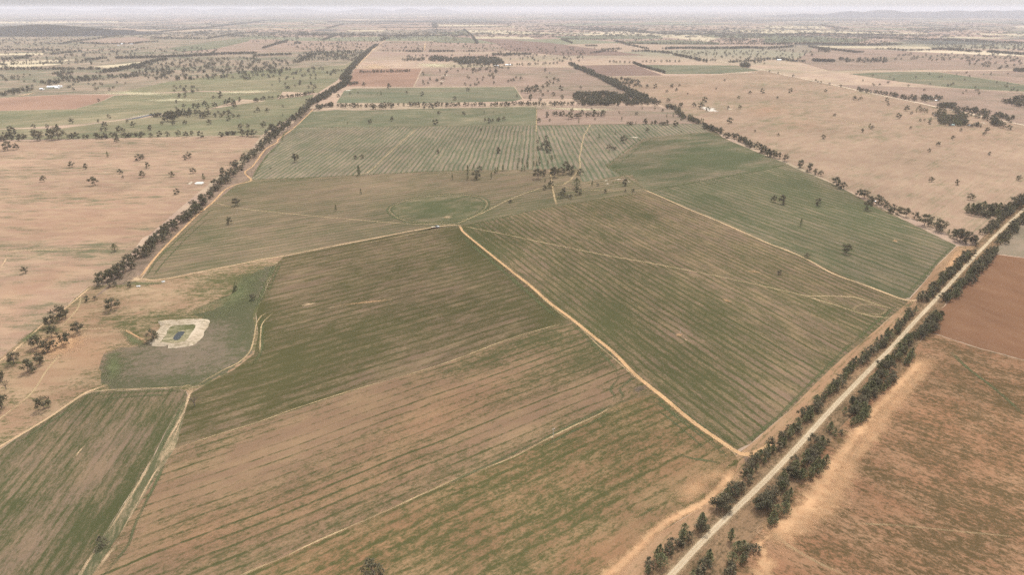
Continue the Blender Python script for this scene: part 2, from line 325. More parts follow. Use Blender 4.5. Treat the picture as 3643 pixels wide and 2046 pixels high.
# ------------------------------------------------------------------ open country
def country_material():
    m = bpy.data.materials.new('open_country'); m.use_nodes = True; k = NT(m.node_tree); k.n.clear()
    P = k.add('ShaderNodeNewGeometry').outputs['Position']
    vr = k.add('ShaderNodeVectorRotate', rotation_type='Z_AXIS'); k.set(vr.inputs['Vector'], P); vr.inputs['Angle'].default_value = -math.radians(27)
    sx = k.add('ShaderNodeSeparateXYZ'); k.set(sx.inputs[0], vr.outputs[0])
    n1 = k.math('MULTIPLY', k.math('SUBTRACT', k.noise(P, .0011, 2), .5), .25)
    q = k.comb(k.math('ADD', k.math('DIVIDE', sx.outputs[0], 1150.), n1), k.math('DIVIDE', sx.outputs[1], 900.))
    vo = k.add('ShaderNodeTexVoronoi', voronoi_dimensions='2D', distance='CHEBYCHEV'); k.set(vo.inputs['Vector'], q); vo.inputs['Scale'].default_value = 1.0; vo.inputs['Randomness'].default_value = .8
    sc = k.add('ShaderNodeSeparateColor'); k.set(sc.inputs[0], vo.outputs['Color'])
    cr = k.add('ShaderNodeValToRGB'); cr.color_ramp.interpolation = 'CONSTANT'
    els = [(0, (.23, .16, .12)), (.2, (.27, .195, .14)), (.38, (.18, .145, .105)), (.5, (.14, .14, .085)), (.63, (.26, .18, .135)), (.76, (.19, .17, .115)), (.85, (.23, .155, .12)), (.92, (.44, .36, .25)), (.96, (.31, .23, .16))]
    e = cr.color_ramp.elements
    while len(e) < len(els): e.new(.5)
    for el, (p, c) in zip(e, els): el.position = p; el.color = rgb(*c)
    k.set(cr.inputs[0], sc.outputs[0])
    ln = k.add('ShaderNodeVectorMath', operation='LENGTH'); k.set(ln.inputs[0], P)
    far = k.smooth(ln.outputs['Value'], 3200., 4200.)
    st = k.comb(k.math('MULTIPLY', sx.outputs[0], .008), k.math('MULTIPLY', sx.outputs[1], .02))
    a = k.noise(st, 1.0, 5, .62); b = k.noise(P, .0022, 4, .6)
    near = k.mix(k.smooth(a, .32, .68), rgb(.255, .178, .135), rgb(.34, .25, .175))
    near = k.mix(k.smooth(b, .42, .7, 0, .55), near, rgb(.16, .155, .09))
    near = k.mix(k.smooth(k.noise(P, .0035, 3), .55, .75, 0, .5), near, rgb(.30, .18, .12))
    base = k.mix(far, near, k.mix(k.smooth(a, .3, .7, 0, .35), cr.outputs[0], rgb(.2, .17, .12)))
    scr = k.noise(P, .0016, 6, .68)                      # scrub belts
    thr = k.smooth(ln.outputs['Value'], 4000., 20000., .55, .465)
    base = k.mix(k.math('MULTIPLY', k.smooth(k.math('SUBTRACT', scr, thr), 0.0, .06), k.smooth(ln.outputs['Value'], 3500., 8000., 0., .85)), base, rgb(.055, .06, .052))
    gr = k.noise(P, .5, 3, .7)
    hv = k.add('ShaderNodeHueSaturation'); k.set(hv.inputs['Color'], base); k.set(hv.inputs['Value'], k.math('ADD', .78, k.math('MULTIPLY', gr, .44)))
    d = k.add('ShaderNodeBsdfDiffuse'); k.set(d.inputs[0], hv.outputs[0]); o = k.add('ShaderNodeOutputMaterial'); k.l.new(d.outputs[0], o.inputs[0])
    return m
def ground_sheet():
    ys = [-3000, -800, 0, 200, 400, 700, 1000, 1500, 2200, 3200, 4600, 6500, 9000, 13000, 19000, 28000, 42000, 62000, 95000]
    xs = sorted([-x for x in ys[3:]] + [0] + ys[3:])
    vs = [(x, y, 0) for y in ys for x in xs]; W = len(xs)
    fs = [(j * W + i, j * W + i + 1, (j + 1) * W + i + 1, (j + 1) * W + i) for j in range(len(ys) - 1) for i in range(W - 1)]
    return tag(put('ground', mesh('ground', vs, fs), mat=country_material()), 'pinkish tan plain of dry grass reaching to the horizon', 'ground', kind='structure')
ground_sheet()

VA, VB = 680, 5450        # the two survey directions of the cropped block
SO = (.285, .185, .115); ST = (.34, .235, .13); GR = (.092, .090, .038)
M_mid = farm('crop_olive', (0.195, 0.131, 0.086), (0.230, 0.164, 0.097), (0.078, 0.072, 0.030), vp=VB, sp=9.2, row=.28, streak=.62, patch=.42, ps=9, bias=0.60, stretch=2.5, rw=.45, grain=.4)
M_low = farm('crop_sandy', (0.229, 0.146, 0.090), (0.276, 0.184, 0.106), (0.083, 0.081, 0.034), vp=VB, sp=7.8, row=.44, streak=.5, patch=.5, ps=4, bias=0.51, stretch=1.8, grain=.5, rw=.68)
M_bot = farm('crop_patchy', (0.232, 0.140, 0.077), (0.286, 0.190, 0.102), (0.090, 0.086, 0.034), vp=VB, sp=7.8, row=.30, streak=.5, patch=.6, ps=3.6, bias=0.52, stretch=1.8, grain=.55, rw=.55)
M_east = farm('crop_striped', (0.224, 0.149, 0.099), (0.271, 0.188, 0.108), (0.085, 0.083, 0.035), vp=VA, sp=7.6, row=.38, streak=.6, patch=.4, ps=8, bias=0.57, stretch=2.5, grain=.5, rw=.45)
M_green = farm('crop_green_rows', (0.236, 0.177, 0.119), (0.281, 0.207, 0.128), (0.093, 0.101, 0.048), vp=VA, sp=11.0, row=.36, streak=.55, patch=.35, ps=16, bias=0.62, stretch=2.5)
M_ring = farm('crop_stubble', (0.224, 0.157, 0.103), (0.255, 0.185, 0.112), (0.099, 0.099, 0.048), vp=6000, sp=10., row=.24, streak=.6, patch=.45, ps=18, bias=0.48, stretch=3)
M_north = farm('crop_north_rows', (0.260, 0.194, 0.139), (0.302, 0.229, 0.148), (0.110, 0.119, 0.065), vp=1920, sp=8.4, row=.50, streak=.5, patch=.35, ps=25, bias=.56, stretch=2)
M_north2 = farm('crop_steep_rows', (0.265, 0.197, 0.144), (0.302, 0.229, 0.148), (0.110, 0.123, 0.067), vp=1770, sp=9.4, row=.5, streak=.45, patch=.4, ps=25, bias=.54, stretch=2)
M_smooth = farm('pasture_green', (.275, .215, .135), (.31, .25, .152), (.155, .155, .085), vp=6500, row=.0, streak=.45, patch=.6, ps=30, bias=.58, stretch=2.5)
M_strip = farm('crop_smooth_green', (.25, .2, .128), (.28, .225, .14), (.125, .132, .074), vp=6500, row=.0, streak=.45, patch=.5, ps=30, bias=.66, stretch=2)
M_block = farm('crop_dark_green', (0.224, 0.169, 0.111), (0.258, 0.195, 0.124), (0.095, 0.103, 0.050), vp=7000, sp=10, row=.2, streak=.65, patch=.65, ps=28, bias=.60, stretch=3)
M_left = farm('crop_left', (0.197, 0.137, 0.092), (0.234, 0.162, 0.100), (0.072, 0.075, 0.032), vp=1490, sp=5.6, row=.22, streak=.75, patch=.4, ps=8, bias=0.54, stretch=3.0, grain=.4, rw=.5)
M_pad = farm('paddock_tan', (0.325, 0.211, 0.146), (0.385, 0.268, 0.175), (0.135, 0.130, 0.072), ang=.05, row=0, streak=.6, patch=.95, ps=11, bias=.2, stretch=3.0, grain=.45)
M_padr = farm('paddock_pale', (.335, .226, .155), (.375, .266, .178), (.18, .165, .09), vp=4300, sp=7.0, row=.22, streak=.5, patch=.75, ps=22, bias=.2, stretch=2.0, grain=.4)
M_grassy = farm('pasture_mixed', (0.288, 0.182, 0.113), (0.344, 0.239, 0.146), (0.099, 0.095, 0.041), ang=.15, row=0, streak=.35, patch=.85, ps=4.2, bias=.36, stretch=2.0, grain=.65)
M_oval = farm('oval_flat', (0.167, 0.128, 0.090), (0.185, 0.142, 0.098), (0.086, 0.086, 0.043), ang=.3, row=0, streak=.3, patch=.7, ps=5, bias=.40, stretch=1.5, grain=.7)
M_plough = farm('ploughed_red', (0.222, 0.118, 0.066), (0.250, 0.140, 0.080), (0.165, 0.090, 0.053), vp=VA, sp=3.0, row=.2, streak=.4, patch=.5, ps=30, bias=.25)
M_rough = farm('paddock_rough', (0.301, 0.161, 0.090), (0.345, 0.210, 0.121), (0.119, 0.082, 0.039), ang=-.68, row=0, streak=.35, patch=.85, ps=3.2, bias=0.47, stretch=1.8, grain=.75)
M_marg = farm('sandy_margin', (0.343, 0.205, 0.118), (0.387, 0.251, 0.145), (0.135, 0.113, 0.050), vp=4342, sp=4.0, row=.3, streak=.85, patch=.6, ps=4, bias=.24, stretch=3, grain=.55)
M_verge = farm('road_verge', (.24, .15, .085), (.31, .20, .115), (.10, .075, .04), vp=4342, row=0, streak=.4, patch=.75, ps=3.6, bias=.44, stretch=1.8, grain=.6)  # litter brown, darkened further to paint in soft shade below the trees
M_vergel = farm('tree_line_floor', (.245, .17, .122), (.285, .2, .138), (.125, .096, .064), vp=1481, row=0, streak=.35, patch=.65, ps=5, bias=.4, stretch=2, grain=.4)
M_redf = farm('fallow_red', (0.295, 0.178, 0.122), (0.315, 0.200, 0.140), (0.190, 0.145, 0.100), ang=0, row=0, streak=.3, patch=.4, ps=45, bias=.12)
M_pink = farm('paddock_pinkish', (.305, .208, .156), (.345, .245, .178), (.165, .15, .092), ang=0, row=0, streak=.4, patch=.7, ps=40, bias=.28)
M_cream = farm('stubble_cream', (.50, .41, .27), (.56, .46, .31), (.26, .23, .14), ang=0, row=0, streak=.45, patch=.8, ps=110, bias=.2)
M_brown = farm('fallow_brown', (.22, .145, .11), (.245, .165, .122), (.155, .125, .092), ang=0, row=0, streak=.3, patch=.5, ps=80, bias=.15)
M_gfar = farm('crop_far_green', (.24, .2, .13), (.27, .215, .135), (.135, .145, .085), ang=0, row=0, streak=.4, patch=.6, ps=55, bias=.62)

field('field', [(500, 995), (640, 826), (838, 659), (946, 552), (1046, 454), (1112, 396), (1500, 386), (1908, 380), (2100, 436), (2510, 436), (2573, 490), (2720, 552), (2972, 657), (3223, 786), (3402, 873), (3331, 945), (3137, 1155), (2804, 1466), (2624, 1602), (2615, 1700), (2420, 1850), (2150, 2046), (1960, 2300), (180, 2300), (440, 1880), (625, 1593), (672, 1405), (905, 1260), (932, 1063), (985, 940), (719, 966)], M_ring, .03, 'stubble ground between the cropped fields')
# the gravel road corridor and the cropped block
field('field', [(505, 993), (560, 905), (640, 826), (733, 742), (838, 659), (893, 637), (902, 639), (1044, 635), (1295, 623), (1511, 612), (1655, 607), (1900, 604), (2050, 600), (2073, 648), (2210, 626), (2249, 622), (2299, 678), (2052, 720), (1872, 752), (1640, 801), (1439, 826), (1152, 882), (920, 925), (719, 966), (611, 988), (539, 997)], M_ring, .05, 'olive brown stubble field with a grassy ring at its near side')
field('field', [(893, 636), (945, 552), (1002, 497), (1046, 454), (1475, 450), (1906, 447), (1909, 520), (1903, 603), (1655, 606), (1511, 611), (1295, 622), (1044, 634), (902, 638)], M_north, .055, 'striped grey green field along the bend of the left tree line')
field('field', [(1048, 453), (1110, 396), (1190, 390), (1295, 393), (1511, 386), (1820, 380), (1906, 380), (1906, 446), (1475, 449)], M_strip, .06, 'smooth green field below the dense crossing row of trees')
field('field', [(1908, 447), (2098, 444), (2300, 441), (2500, 440), (2519, 468), (2400, 478), (2290, 494), (2240, 530), (2159, 589), (2208, 625), (2073, 647), (2052, 600), (1906, 602), (1911, 520)], M_north2, .065, 'grey green field with steep rows crossed by a pale track')
field('field', [(2165, 592), (2296, 497), (2400, 479), (2519, 470), (2573, 492), (2640, 520), (2720, 553), (2798, 581), (2720, 606), (2411, 660), (2300, 676), (2249, 621), (2214, 624)], M_block, .05, 'dark green field with blotches below the far end of the diagonal tree row')
field('field', [(2301, 678), (2411, 661), (2720, 607), (2800, 583), (2828, 597), (2972, 658), (3043, 699), (3140, 753), (3223, 787), (3331, 841), (3402, 874), (3331, 945), (3290, 1000), (3235, 1060), (3202, 1060), (3065, 1010), (2871, 923), (2720, 862), (2562, 790), (2422, 732)], M_green, .06, 'green field of fine rows between two tree rows and a pale track')
field('field', [(1640, 803), (1872, 753), (2052, 721), (2299, 679), (2422, 733), (2562, 791), (2720, 863), (2871, 924), (3065, 1011), (3202, 1062), (3240, 1066), (3137, 1155), (3043, 1235), (2993, 1275), (2904, 1360), (2804, 1465), (2720, 1535), (2669, 1580), (2624, 1600), (2568, 1570), (2457, 1492), (2357, 1409), (2262, 1331), (2109, 1196), (1951, 1074), (1820, 963), (1723, 887)], M_east, .05, 'broad striped field right of the long dirt track')
field('field', [(1633, 806), (1547, 810), (1295, 858), (1008, 914), (985, 940), (932, 1063), (912, 1117), (913, 1150), (920, 1190), (905, 1260), (835, 1316), (713, 1381), (672, 1405), (650, 1500), (625, 1592), (920, 1503), (1279, 1383), (1568, 1299), (1800, 1212), (1998, 1154), (2040, 1146), (1951, 1078), (1820, 967), (1715, 887)], M_mid, .05, 'olive field of fine rows left of the long dirt track')
field('field', [(625, 1593), (920, 1504), (1279, 1384), (1568, 1300), (1800, 1213), (1998, 1155), (2042, 1148), (2156, 1246), (2262, 1335), (2330, 1395), (2201, 1436), (2112, 1486), (1967, 1553), (1820, 1630), (1607, 1713), (1362, 1825), (1123, 1930), (900, 2032), (700, 2130), (340, 2300), (180, 2300), (330, 2046), (440, 1880), (560, 1690)], M_low, .05, 'sandy field with clear dark furrow lines')
field('field', [(2332, 1396), (2457, 1498), (2568, 1577), (2628, 1632), (2615, 1700), (2540, 1780), (2420, 1850), (2280, 1930), (2150, 2046), (1960, 2300), (342, 2301), (702, 2131), (901, 2033), (1124, 1931), (1363, 1826), (1608, 1714), (1821, 1631), (1968, 1554), (2113, 1487), (2202, 1437)], M_bot, .05, 'patchy green and ochre field at the bottom of the view')
field('field', [(-10, 1607), (150, 1500), (290, 1408), (330, 1395), (612, 1383), (660, 1390), (668, 1412), (612, 1491), (546, 1624), (445, 1786), (356, 1925), (278, 2046), (110, 2300), (-500, 2300), (-500, 1900)], M_left, .05, 'dark green striped field in the lower left corner')
# pasture with the earth tank, headlands
field('paddock', [(500, 996), (539, 998), (611, 990), (719, 968), (920, 927), (1007, 913), (984, 940), (931, 1063), (911, 1117), (912, 1150), (919, 1190), (904, 1259), (834, 1315), (712, 1380), (671, 1404), (660, 1389), (612, 1382), (330, 1394), (290, 1406), (150, 1498), (-10, 1604), (-500, 1890), (-500, 1560), (0, 1275), (151, 1150), (230, 1094), (316, 1020), (420, 1010)], M_grassy, .04, 'straw and green pasture round the earth tank', 'paddock')
field('paddock', [(352, 1310), (372, 1262), (420, 1238), (500, 1232), (560, 1200), (640, 1200), (700, 1160), (720, 1128), (690, 1122), (760, 1103), (830, 1060), (850, 1010), (920, 960), (975, 948), (950, 1000), (925, 1070), (905, 1120), (905, 1180), (895, 1255), (830, 1310), (710, 1372), (560, 1380), (400, 1388), (365, 1360)], M_oval, .043, 'dull olive flat curling round the earth tank', 'paddock', amp=9.0)
field('paddock', [(672, 1406), (649, 1500), (624, 1594), (560, 1690), (440, 1880), (330, 2046), (180, 2300), (112, 2300), (279, 2046), (357, 1925), (446, 1786), (547, 1624), (613, 1491)], farm('headland_grass', (.34, .235, .15), (.4, .3, .18), (.1, .1, .05), vp=1200, row=0, streak=.8, patch=.6, ps=6, bias=.62, stretch=4), .045, 'grassy strip between two cropped fields', 'paddock')
field('paddock', [(-600, 895), (0, 893), (200, 889), (445, 882), (520, 830), (420, 960), (350, 1010), (300, 1030), (225, 1097), (150, 1155), (0, 1277), (-500, 1560)], M_pad, .03, 'tan paddock with a green upper strip left of the near trees', 'paddock')
field('paddock', [(-600, 500), (0, 503), (280, 497), (500, 490), (700, 486), (930, 482), (880, 545), (760, 640), (640, 740), (540, 830), (445, 881), (200, 888), (0, 892), (-600, 894)], M_pad, .035, 'wide tan paddock dotted with lone trees left of the tree line', 'paddock')
field('paddock', [(350, 1045), (500, 905), (640, 790), (760, 660), (830, 600), (900, 560), (1040, 440), (1100, 385), (1130, 385), (1100, 402), (1044, 456), (1002, 497), (946, 550), (893, 636), (838, 659), (733, 742), (640, 826), (560, 905), (500, 992), (470, 1010), (400, 1015), (340, 1060)], M_vergel, .07, 'bare purplish soil under the left tree line', 'paddock')
field('paddock', [(2340, 368), (2200, 302), (2125, 275), (2360, 270), (2560, 265), (2715, 250), (2993, 308), (3259, 365), (3421, 398), (3643, 447), (4300, 560), (4200, 620), (3800, 660), (3643, 760), (3560, 830), (3470, 870), (3400, 845), (3240, 775), (3120, 725), (2980, 658), (2870, 606), (2760, 560), (2640, 508), (2540, 462), (2470, 430)], M_padr, .03, 'vast pale tan paddock right of the diagonal tree row', 'paddock')
field('paddock', [(2600, 1640), (2630, 1612), (2670, 1583), (2720, 1537), (2804, 1467), (2904, 1362), (2993, 1277), (3043, 1237), (3137, 1157), (3235, 1066), (3290, 1002), (3331, 947), (3405, 876), (3470, 875), (3440, 910), (3400, 960), (3340, 1010), (3280, 1065), (3200, 1150), (3100, 1245), (3000, 1345), (2880, 1480), (2720, 1630), (2640, 1715), (2560, 1800), (2400, 1950), (2250, 2100), (2100, 2300), (1962, 2300), (2152, 2048), (2281, 1932), (2421, 1852), (2541, 1782), (2616, 1702)], M_marg, .045, 'sandy orange margin between the fields and the roadside trees', 'paddock')
field('verge', [(2100, 2300), (2250, 2100), (2400, 1950), (2560, 1800), (2640, 1715), (2720, 1630), (2880, 1480), (3000, 1345), (3100, 1245), (3200, 1150), (3280, 1065), (3340, 1010), (3400, 960), (3440, 910), (3500, 840), (3570, 770), (3660, 690), (3900, 500), (4000, 520), (3780, 650), (3660, 770), (3600, 830), (3530, 900), (3440, 1000), (3370, 1075), (3310, 1150), (3270, 1220), (3230, 1290), (3120, 1390), (2990, 1520), (2900, 1640), (2830, 1740), (2740, 1850), (2640, 1960), (2560, 2060), (2400, 2300)], M_verge, .04, 'brown litter strewn verge under the roadside trees, tree shade in its colour', 'verge')
field('paddock', [(3530, 902), (3600, 832), (3660, 772), (3780, 652), (4400, 640), (4400, 960), (3800, 928), (3643, 916), (3590, 908)], farm('pasture_grey', (.28, .21, .15), (.31, .23, .16), (.13, .125, .075), vp=VB, row=0, streak=.4, patch=.5, ps=30, bias=.45), .035, 'small grey green pasture above the red ploughed field', 'paddock')
field('field', [(3306, 1180), (3340, 1110), (3425, 1020), (3475, 960), (3530, 904), (3643, 918), (4400, 985), (4400, 1420), (3643, 1281), (3475, 1236)], M_plough, .045, 'red brown ploughed field right of the gravel road')
field('paddock', [(2400, 2300), (2560, 2060), (2640, 1960), (2740, 1850), (2830, 1740), (2900, 1640), (2990, 1520), (3120, 1390), (3230, 1290), (3270, 1220), (3305, 1182), (3475, 1238), (3643, 1283), (4400, 1425), (4400, 2300)], M_rough, .03, 'rough orange and brown grass paddock in the lower right', 'paddock')
M_mixf = farm('far_grazing', (.285, .205, .15), (.34, .26, .175), (.14, .142, .088), ang=.3, row=0, streak=.35, patch=.95, ps=34, bias=.42, stretch=3)
field('paddock', [(-400, 345), (0, 347), (215, 335), (395, 333), (600, 290), (900, 250), (1230, 228), (1330, 162), (1300, 176), (900, 186), (640, 186), (600, 170), (300, 180), (-400, 190)], M_mixf, .045, 'mottled grazing land with scattered trees on the left', 'paddock')
field('paddock', [(-400, 188), (300, 178), (600, 168), (760, 144), (900, 128), (700, 120), (430, 127), (-400, 130)], M_mixf, .048, 'mottled grazing land below the wooded hill', 'paddock')
# northern paddocks
NF = [('field', M_redf, [(-300, 350), (0, 348), (216, 337), (406, 337), (352, 362), (266, 387), (0, 393), (-300, 396)], 'terracotta fallow field at the left edge'),
  ('field', M_smooth, [(-300, 398), (0, 394), (266, 388), (352, 363), (408, 339), (700, 325), (900, 330), (1010, 320), (980, 360), (860, 352), (700, 400), (560, 405), (420, 425), (300, 440), (150, 450), (0, 458), (-300, 462)], 'long green pasture behind the left paddocks'),
  ('paddock', M_smooth, [(-300, 464), (0, 460), (220, 456), (400, 432), (640, 405), (860, 370), (1120, 335), (1080, 385), (1000, 440), (930, 480), (700, 484), (280, 494), (-300, 500)], 'green pasture with scattered trees above the left hedge row'),
  ('paddock', M_smooth, [(390, 335), (600, 290), (900, 250), (1230, 230), (1290, 190), (1200, 285), (1130, 330), (1000, 325), (700, 322)], 'pale green wooded pasture left of the tree line'),
  ('field', M_gfar, [(1196, 366), (1225, 322), (1260, 314), (1500, 311), (1829, 308), (1858, 352), (1820, 360), (1500, 366)], 'green rectangular crop beyond the crossing tree row'),
  ('field', M_redf, [(1232, 306), (1262, 244), (1500, 242), (1470, 308)], 'reddish paddock right of the far tree line'),
  ('paddock', M_pink, [(1475, 307), (1505, 242), (1800, 236), (2050, 240), (2200, 310), (2280, 350), (1862, 350), (1832, 306)], 'pinkish paddock scattered with small trees'),
  ('paddock', M_pink, [(1912, 380), (2060, 377), (2340, 377), (2400, 395), (2500, 438), (2300, 440), (2098, 442), (1911, 445)], 'tan paddock with clumps of trees below the dense grove'),
  ('field', M_brown, [(2058, 232), (2254, 229), (2358, 267), (2118, 271)], 'dark red brown fallow block'),
  ('field', M_gfar, [(2262, 230), (2618, 232), (2700, 250), (2560, 262), (2368, 262)], 'far green block right of the dark fallow'),
  ('field', M_gfar, [(3020, 262), (3200, 254), (3340, 256), (3643, 300), (4000, 350), (4000, 372), (3643, 325), (3400, 312), (3200, 290)], 'green wedge on the right plain'),
  ('field', M_pink, [(3345, 254), (3643, 250), (4000, 250), (4000, 345), (3643, 298)], 'pale pink field on the right edge'),
  ('field', M_pink, [(2970, 300), (3400, 314), (3643, 328), (4000, 374), (4000, 500), (3643, 443), (3421, 394), (3259, 361)], 'pinkish paddock beyond the far gravel road'),
  ('field', M_cream, [(1654, 105), (1780, 106), (1900, 112), (2014, 119), (2180, 120), (2371, 121), (2500, 125), (2552, 137), (2516, 146), (2389, 133), (2200, 125), (2000, 122), (1890, 121), (1800, 120), (1672, 114)], 'long cream stubble strip in the far middle'),
  ('field', M_cream, [(1680, 129), (1800, 128), (1880, 130), (1910, 138), (1800, 137), (1686, 136)], 'small cream stubble block near the far middle'),
  ('field', M_cream, [(1553, 86), (1700, 87), (1830, 92), (1830, 96), (1700, 94), (1553, 91)], 'thin cream strip on the far plain'),
  ('field', M_cream, [(1240, 106), (1370, 106), (1360, 110), (1230, 110)], 'narrow cream strip left of the far middle'),
  ('field', M_cream, [(2720, 104), (2880, 106), (3100, 113), (3300, 118), (3300, 121), (3000, 118), (2720, 117), (2560, 108)], 'cream strip on the right far plain'),
  ('field', M_cream, [(2880, 162), (3050, 163), (3300, 165), (3320, 173), (3100, 171), (2960, 170)], 'cream clearing among far woods on the right'),
  ('field', M_cream, [(3330, 128), (3560, 132), (3643, 134), (3500, 137), (3350, 133)], 'pale stubble strip far right'),
  ('field', M_cream, [(3450, 117), (3643, 119), (3800, 122), (3643, 126), (3480, 122)], 'pale strip near the right edge'),
  ('field', M_cream, [(2720, 90), (2930, 92), (2940, 101), (2800, 99), (2720, 98)], 'pale green stubble block far right of the middle'),
  ('field', M_cream, [(0, 75), (280, 75), (420, 74), (420, 78), (200, 82), (0, 82)], 'pale strip above the dark left hill'),
  ('field', M_cream, [(-100, 190), (160, 188), (150, 194), (-100, 197)], 'pale stubble strip at the left edge'),
  ('field', M_cream, [(-100, 222), (140, 214), (280, 211), (220, 218), (100, 224), (230, 228), (100, 238), (-100, 242)], 'cream washed ground at the left edge'),
  ('field', M_cream, [(330, 236), (420, 228), (560, 213), (580, 216), (500, 232), (400, 242)], 'cream sandy strip beside a row of trees on the left'),
  ('field', M_gfar, [(1540, 147), (1570, 132), (1670, 132), (1700, 152), (1620, 155)], 'far green square beyond the crossing row'),
  ('field', M_gfar, [(1540, 118), (1650, 106), (1668, 120), (1640, 124)], 'far green triangle beside a cream strip'),
  ('field', M_gfar, [(1960, 128), (2140, 124), (2350, 125), (2360, 136), (2190, 138), (2000, 136)], 'bright green far strip under the cream stubble'),
  ('field', M_gfar, [(2180, 148), (2400, 140), (2560, 150), (2560, 158), (2350, 157), (2200, 153)], 'green far pasture right of the middle'),
  ('field', M_gfar, [(600, 170), (760, 145), (900, 130), (880, 150), (780, 172), (640, 184)], 'green far pasture on the left'),
  ('field', M_gfar, [(2720, 128), (2900, 130), (3100, 138), (3050, 150), (2850, 150), (2720, 150)], 'greyish green scrub flat far right'),
  ('field', M_pink, [(770, 172), (900, 142), (1150, 145), (1330, 146), (1310, 172), (1150, 180), (900, 184)], 'pinkish far paddock left of the far tree line'),
  ('field', M_pink, [(280, 148), (400, 134), (480, 130), (540, 140), (470, 152), (360, 152)], 'small pink far paddock near the left hill'),
  ('field', M_pink, [(1340, 180), (1390, 146), (1560, 150), (1810, 156), (1800, 182), (1560, 184)], 'pinkish brown far paddock beyond the middle'),
  ('field', M_brown, [(1690, 137), (1800, 140), (1960, 152), (2100, 170), (2300, 196), (2000, 196), (1810, 180), (1770, 155)], 'brownish far paddock in the far middle'),
  ('field', M_pink, [(2830, 215), (2900, 168), (3100, 175), (3400, 190), (3643, 200), (3643, 245), (3200, 248), (2950, 250)], 'pinkish grey far paddock on the right')]
for i, (nm, mt, pl, lb) in enumerate(NF): field(nm, pl, mt, .06 + .012 * i, lb, 'field' if nm == 'field' else 'paddock', amp=1.0)

# wooded hill on the left and the far ranges
def hill(name, bumps, mat, label, n=(60, 26), box=None):
    x0, x1, y0, y1 = box; vs = []; fs = []
    for j in range(n[1] + 1):
        for i in range(n[0] + 1):
            x = x0 + (x1 - x0) * i / n[0]; y = y0 + (y1 - y0) * j / n[1]; z = -6
            z = sum((h * math.exp(-((x - bx) / a_) ** 2 - ((y - by) / b_) ** 2)) ** 4 for bx, by, a_, b_, h in bumps) ** .25 - 6
            z *= 1 + .12 * noise.noise((x * .0012, y * .0012, 3.))
            vs.append((x, y, z))
    W = n[0] + 1
    fs = [(j * W + i, j * W + i + 1, (j + 1) * W + i + 1, (j + 1) * W + i) for j in range(n[1]) for i in range(n[0])]
    me = mesh(name, vs, fs)
    for p in me.polygons: p.use_smooth = True
    tag(put(name, me, mat=mat), label, 'hill', kind='structure')
    return lambda x, y: sum((h * math.exp(-((x - bx) / a) ** 2 - ((y - by) / b) ** 2)) ** 4 for bx, by, a, b, h in bumps) ** .25 - 6
def far_xy(u, dist): return ((u - CX) / F * CP * dist, dist)
M_hill = farm('wooded_hill', (.105, .085, .075), (.13, .1, .085), (.055, .055, .05), ang=.4, row=0, streak=.2, patch=.6, ps=120, bias=.65)
a0 = far_xy(90, 7100); a1 = far_xy(-250, 7300); a2 = far_xy(270, 7000)
HILL = hill('hill', [(a0[0], 7250, 620, 560, 80), (a1[0], 7350, 800, 600, 86), (a2[0] + 60, 7000, 520, 420, 44)], M_hill, 'low dark wooded hill at the left edge', box=(a1[0] - 1800, a2[0] + 1100, 5900, 8600))
M_range = farm('range', (.09, .085, .08), (.1, .09, .085), (.06, .06, .055), ang=0, row=0, streak=.2, patch=.5, ps=400, bias=.6)
rb = [(far_xy(u, 21000)[0], 21500, w, 1500, h) for u, w, h in ((3060, 500, 165), (3180, 700, 200), (3320, 600, 165), (3440, 620, 190), (3560, 700, 185), (3680, 800, 200), (3860, 900, 190), (2900, 900, 90))]
hill('hill', rb, M_range, 'blue grey range on the right horizon', n=(140, 24), box=(far_xy(2700, 21000)[0] - 500, far_xy(4100, 21000)[0], 17500, 25500))
rb = [(far_xy(u, 42000)[0], 42500, w, 2200, h) for u, w, h in ((-60, 2200, 240), (150, 1500, 252), (420, 1600, 262), (620, 1500, 268), (800, 1600, 274), (960, 1500, 282), (1060, 1000, 254), (1300, 1400, 246), (1450, 1000, 256), (1560, 1000, 250))]
hill('hill', rb, M_range, 'faint pale range on the left horizon', n=(140, 24), box=(far_xy(-500, 42000)[0], far_xy(1900, 42000)[0], 34000, 51000))
# ------------------------------------------------------------------ road, tracks, headlands
D_road = thin('gravel_pale', (.33, .248, .16), (.375, .29, .19), 1., .12, 0, .12, .4)
D_shoulder = thin('gravel_shoulder', (.255, .178, .105), (.31, .222, .13), .85, .8, 0, .4, .3)
D_wheel = thin('wheel_polish', (.47, .38, .26), (.52, .43, .30), .7, .6, .0, .35, .3)
D_track = thin('dirt_track', (.42, .285, .165), (.48, .335, .2), .95, .6, .25, .4, .3)
D_trackp = thin('dirt_track_orange', (.42, .255, .13), (.47, .30, .16), .97, .6, .2, .3, .35)
D_faint = thin('faint_track', (.37, .27, .15), (.42, .315, .18), .78, .75, .3, .5, .3)
D_fainter = thin('scuffed_grass', (.35, .26, .14), (.40, .30, .17), .45, .9, .2, .6, .3)
D_ringg = thin('ring_grass', (.075, .084, .04), (.09, .098, .046), .75, .9, 0, .35, .2)
M_disc = farm('ring_disc', (.24, .18, .115), (.27, .2, .12), (.092, .098, .046), vp=6000, row=0, streak=.5, patch=.6, ps=12, bias=.45, stretch=2.5)
D_bare = thin('bare_soil', (.40, .275, .165), (.47, .34, .21), .85, 1.0, 0, .6, .35)
D_sand = thin('bare_sand', (.40, .232, .124), (.45, .28, .153), .93, .95, 0, .35, .22)
D_sandt = thin('thin_sand', (.40, .232, .122), (.45, .28, .155), .62, .9, 0, .45, .2)
D_white = thin('salt_scald', (.60, .54, .46), (.68, .62, .54), .9, .7, 0, .4, .1)
D_pale = thin('pale_clay', (.46, .385, .28), (.54, .46, .35), .8, .9, 0, .5, .3)
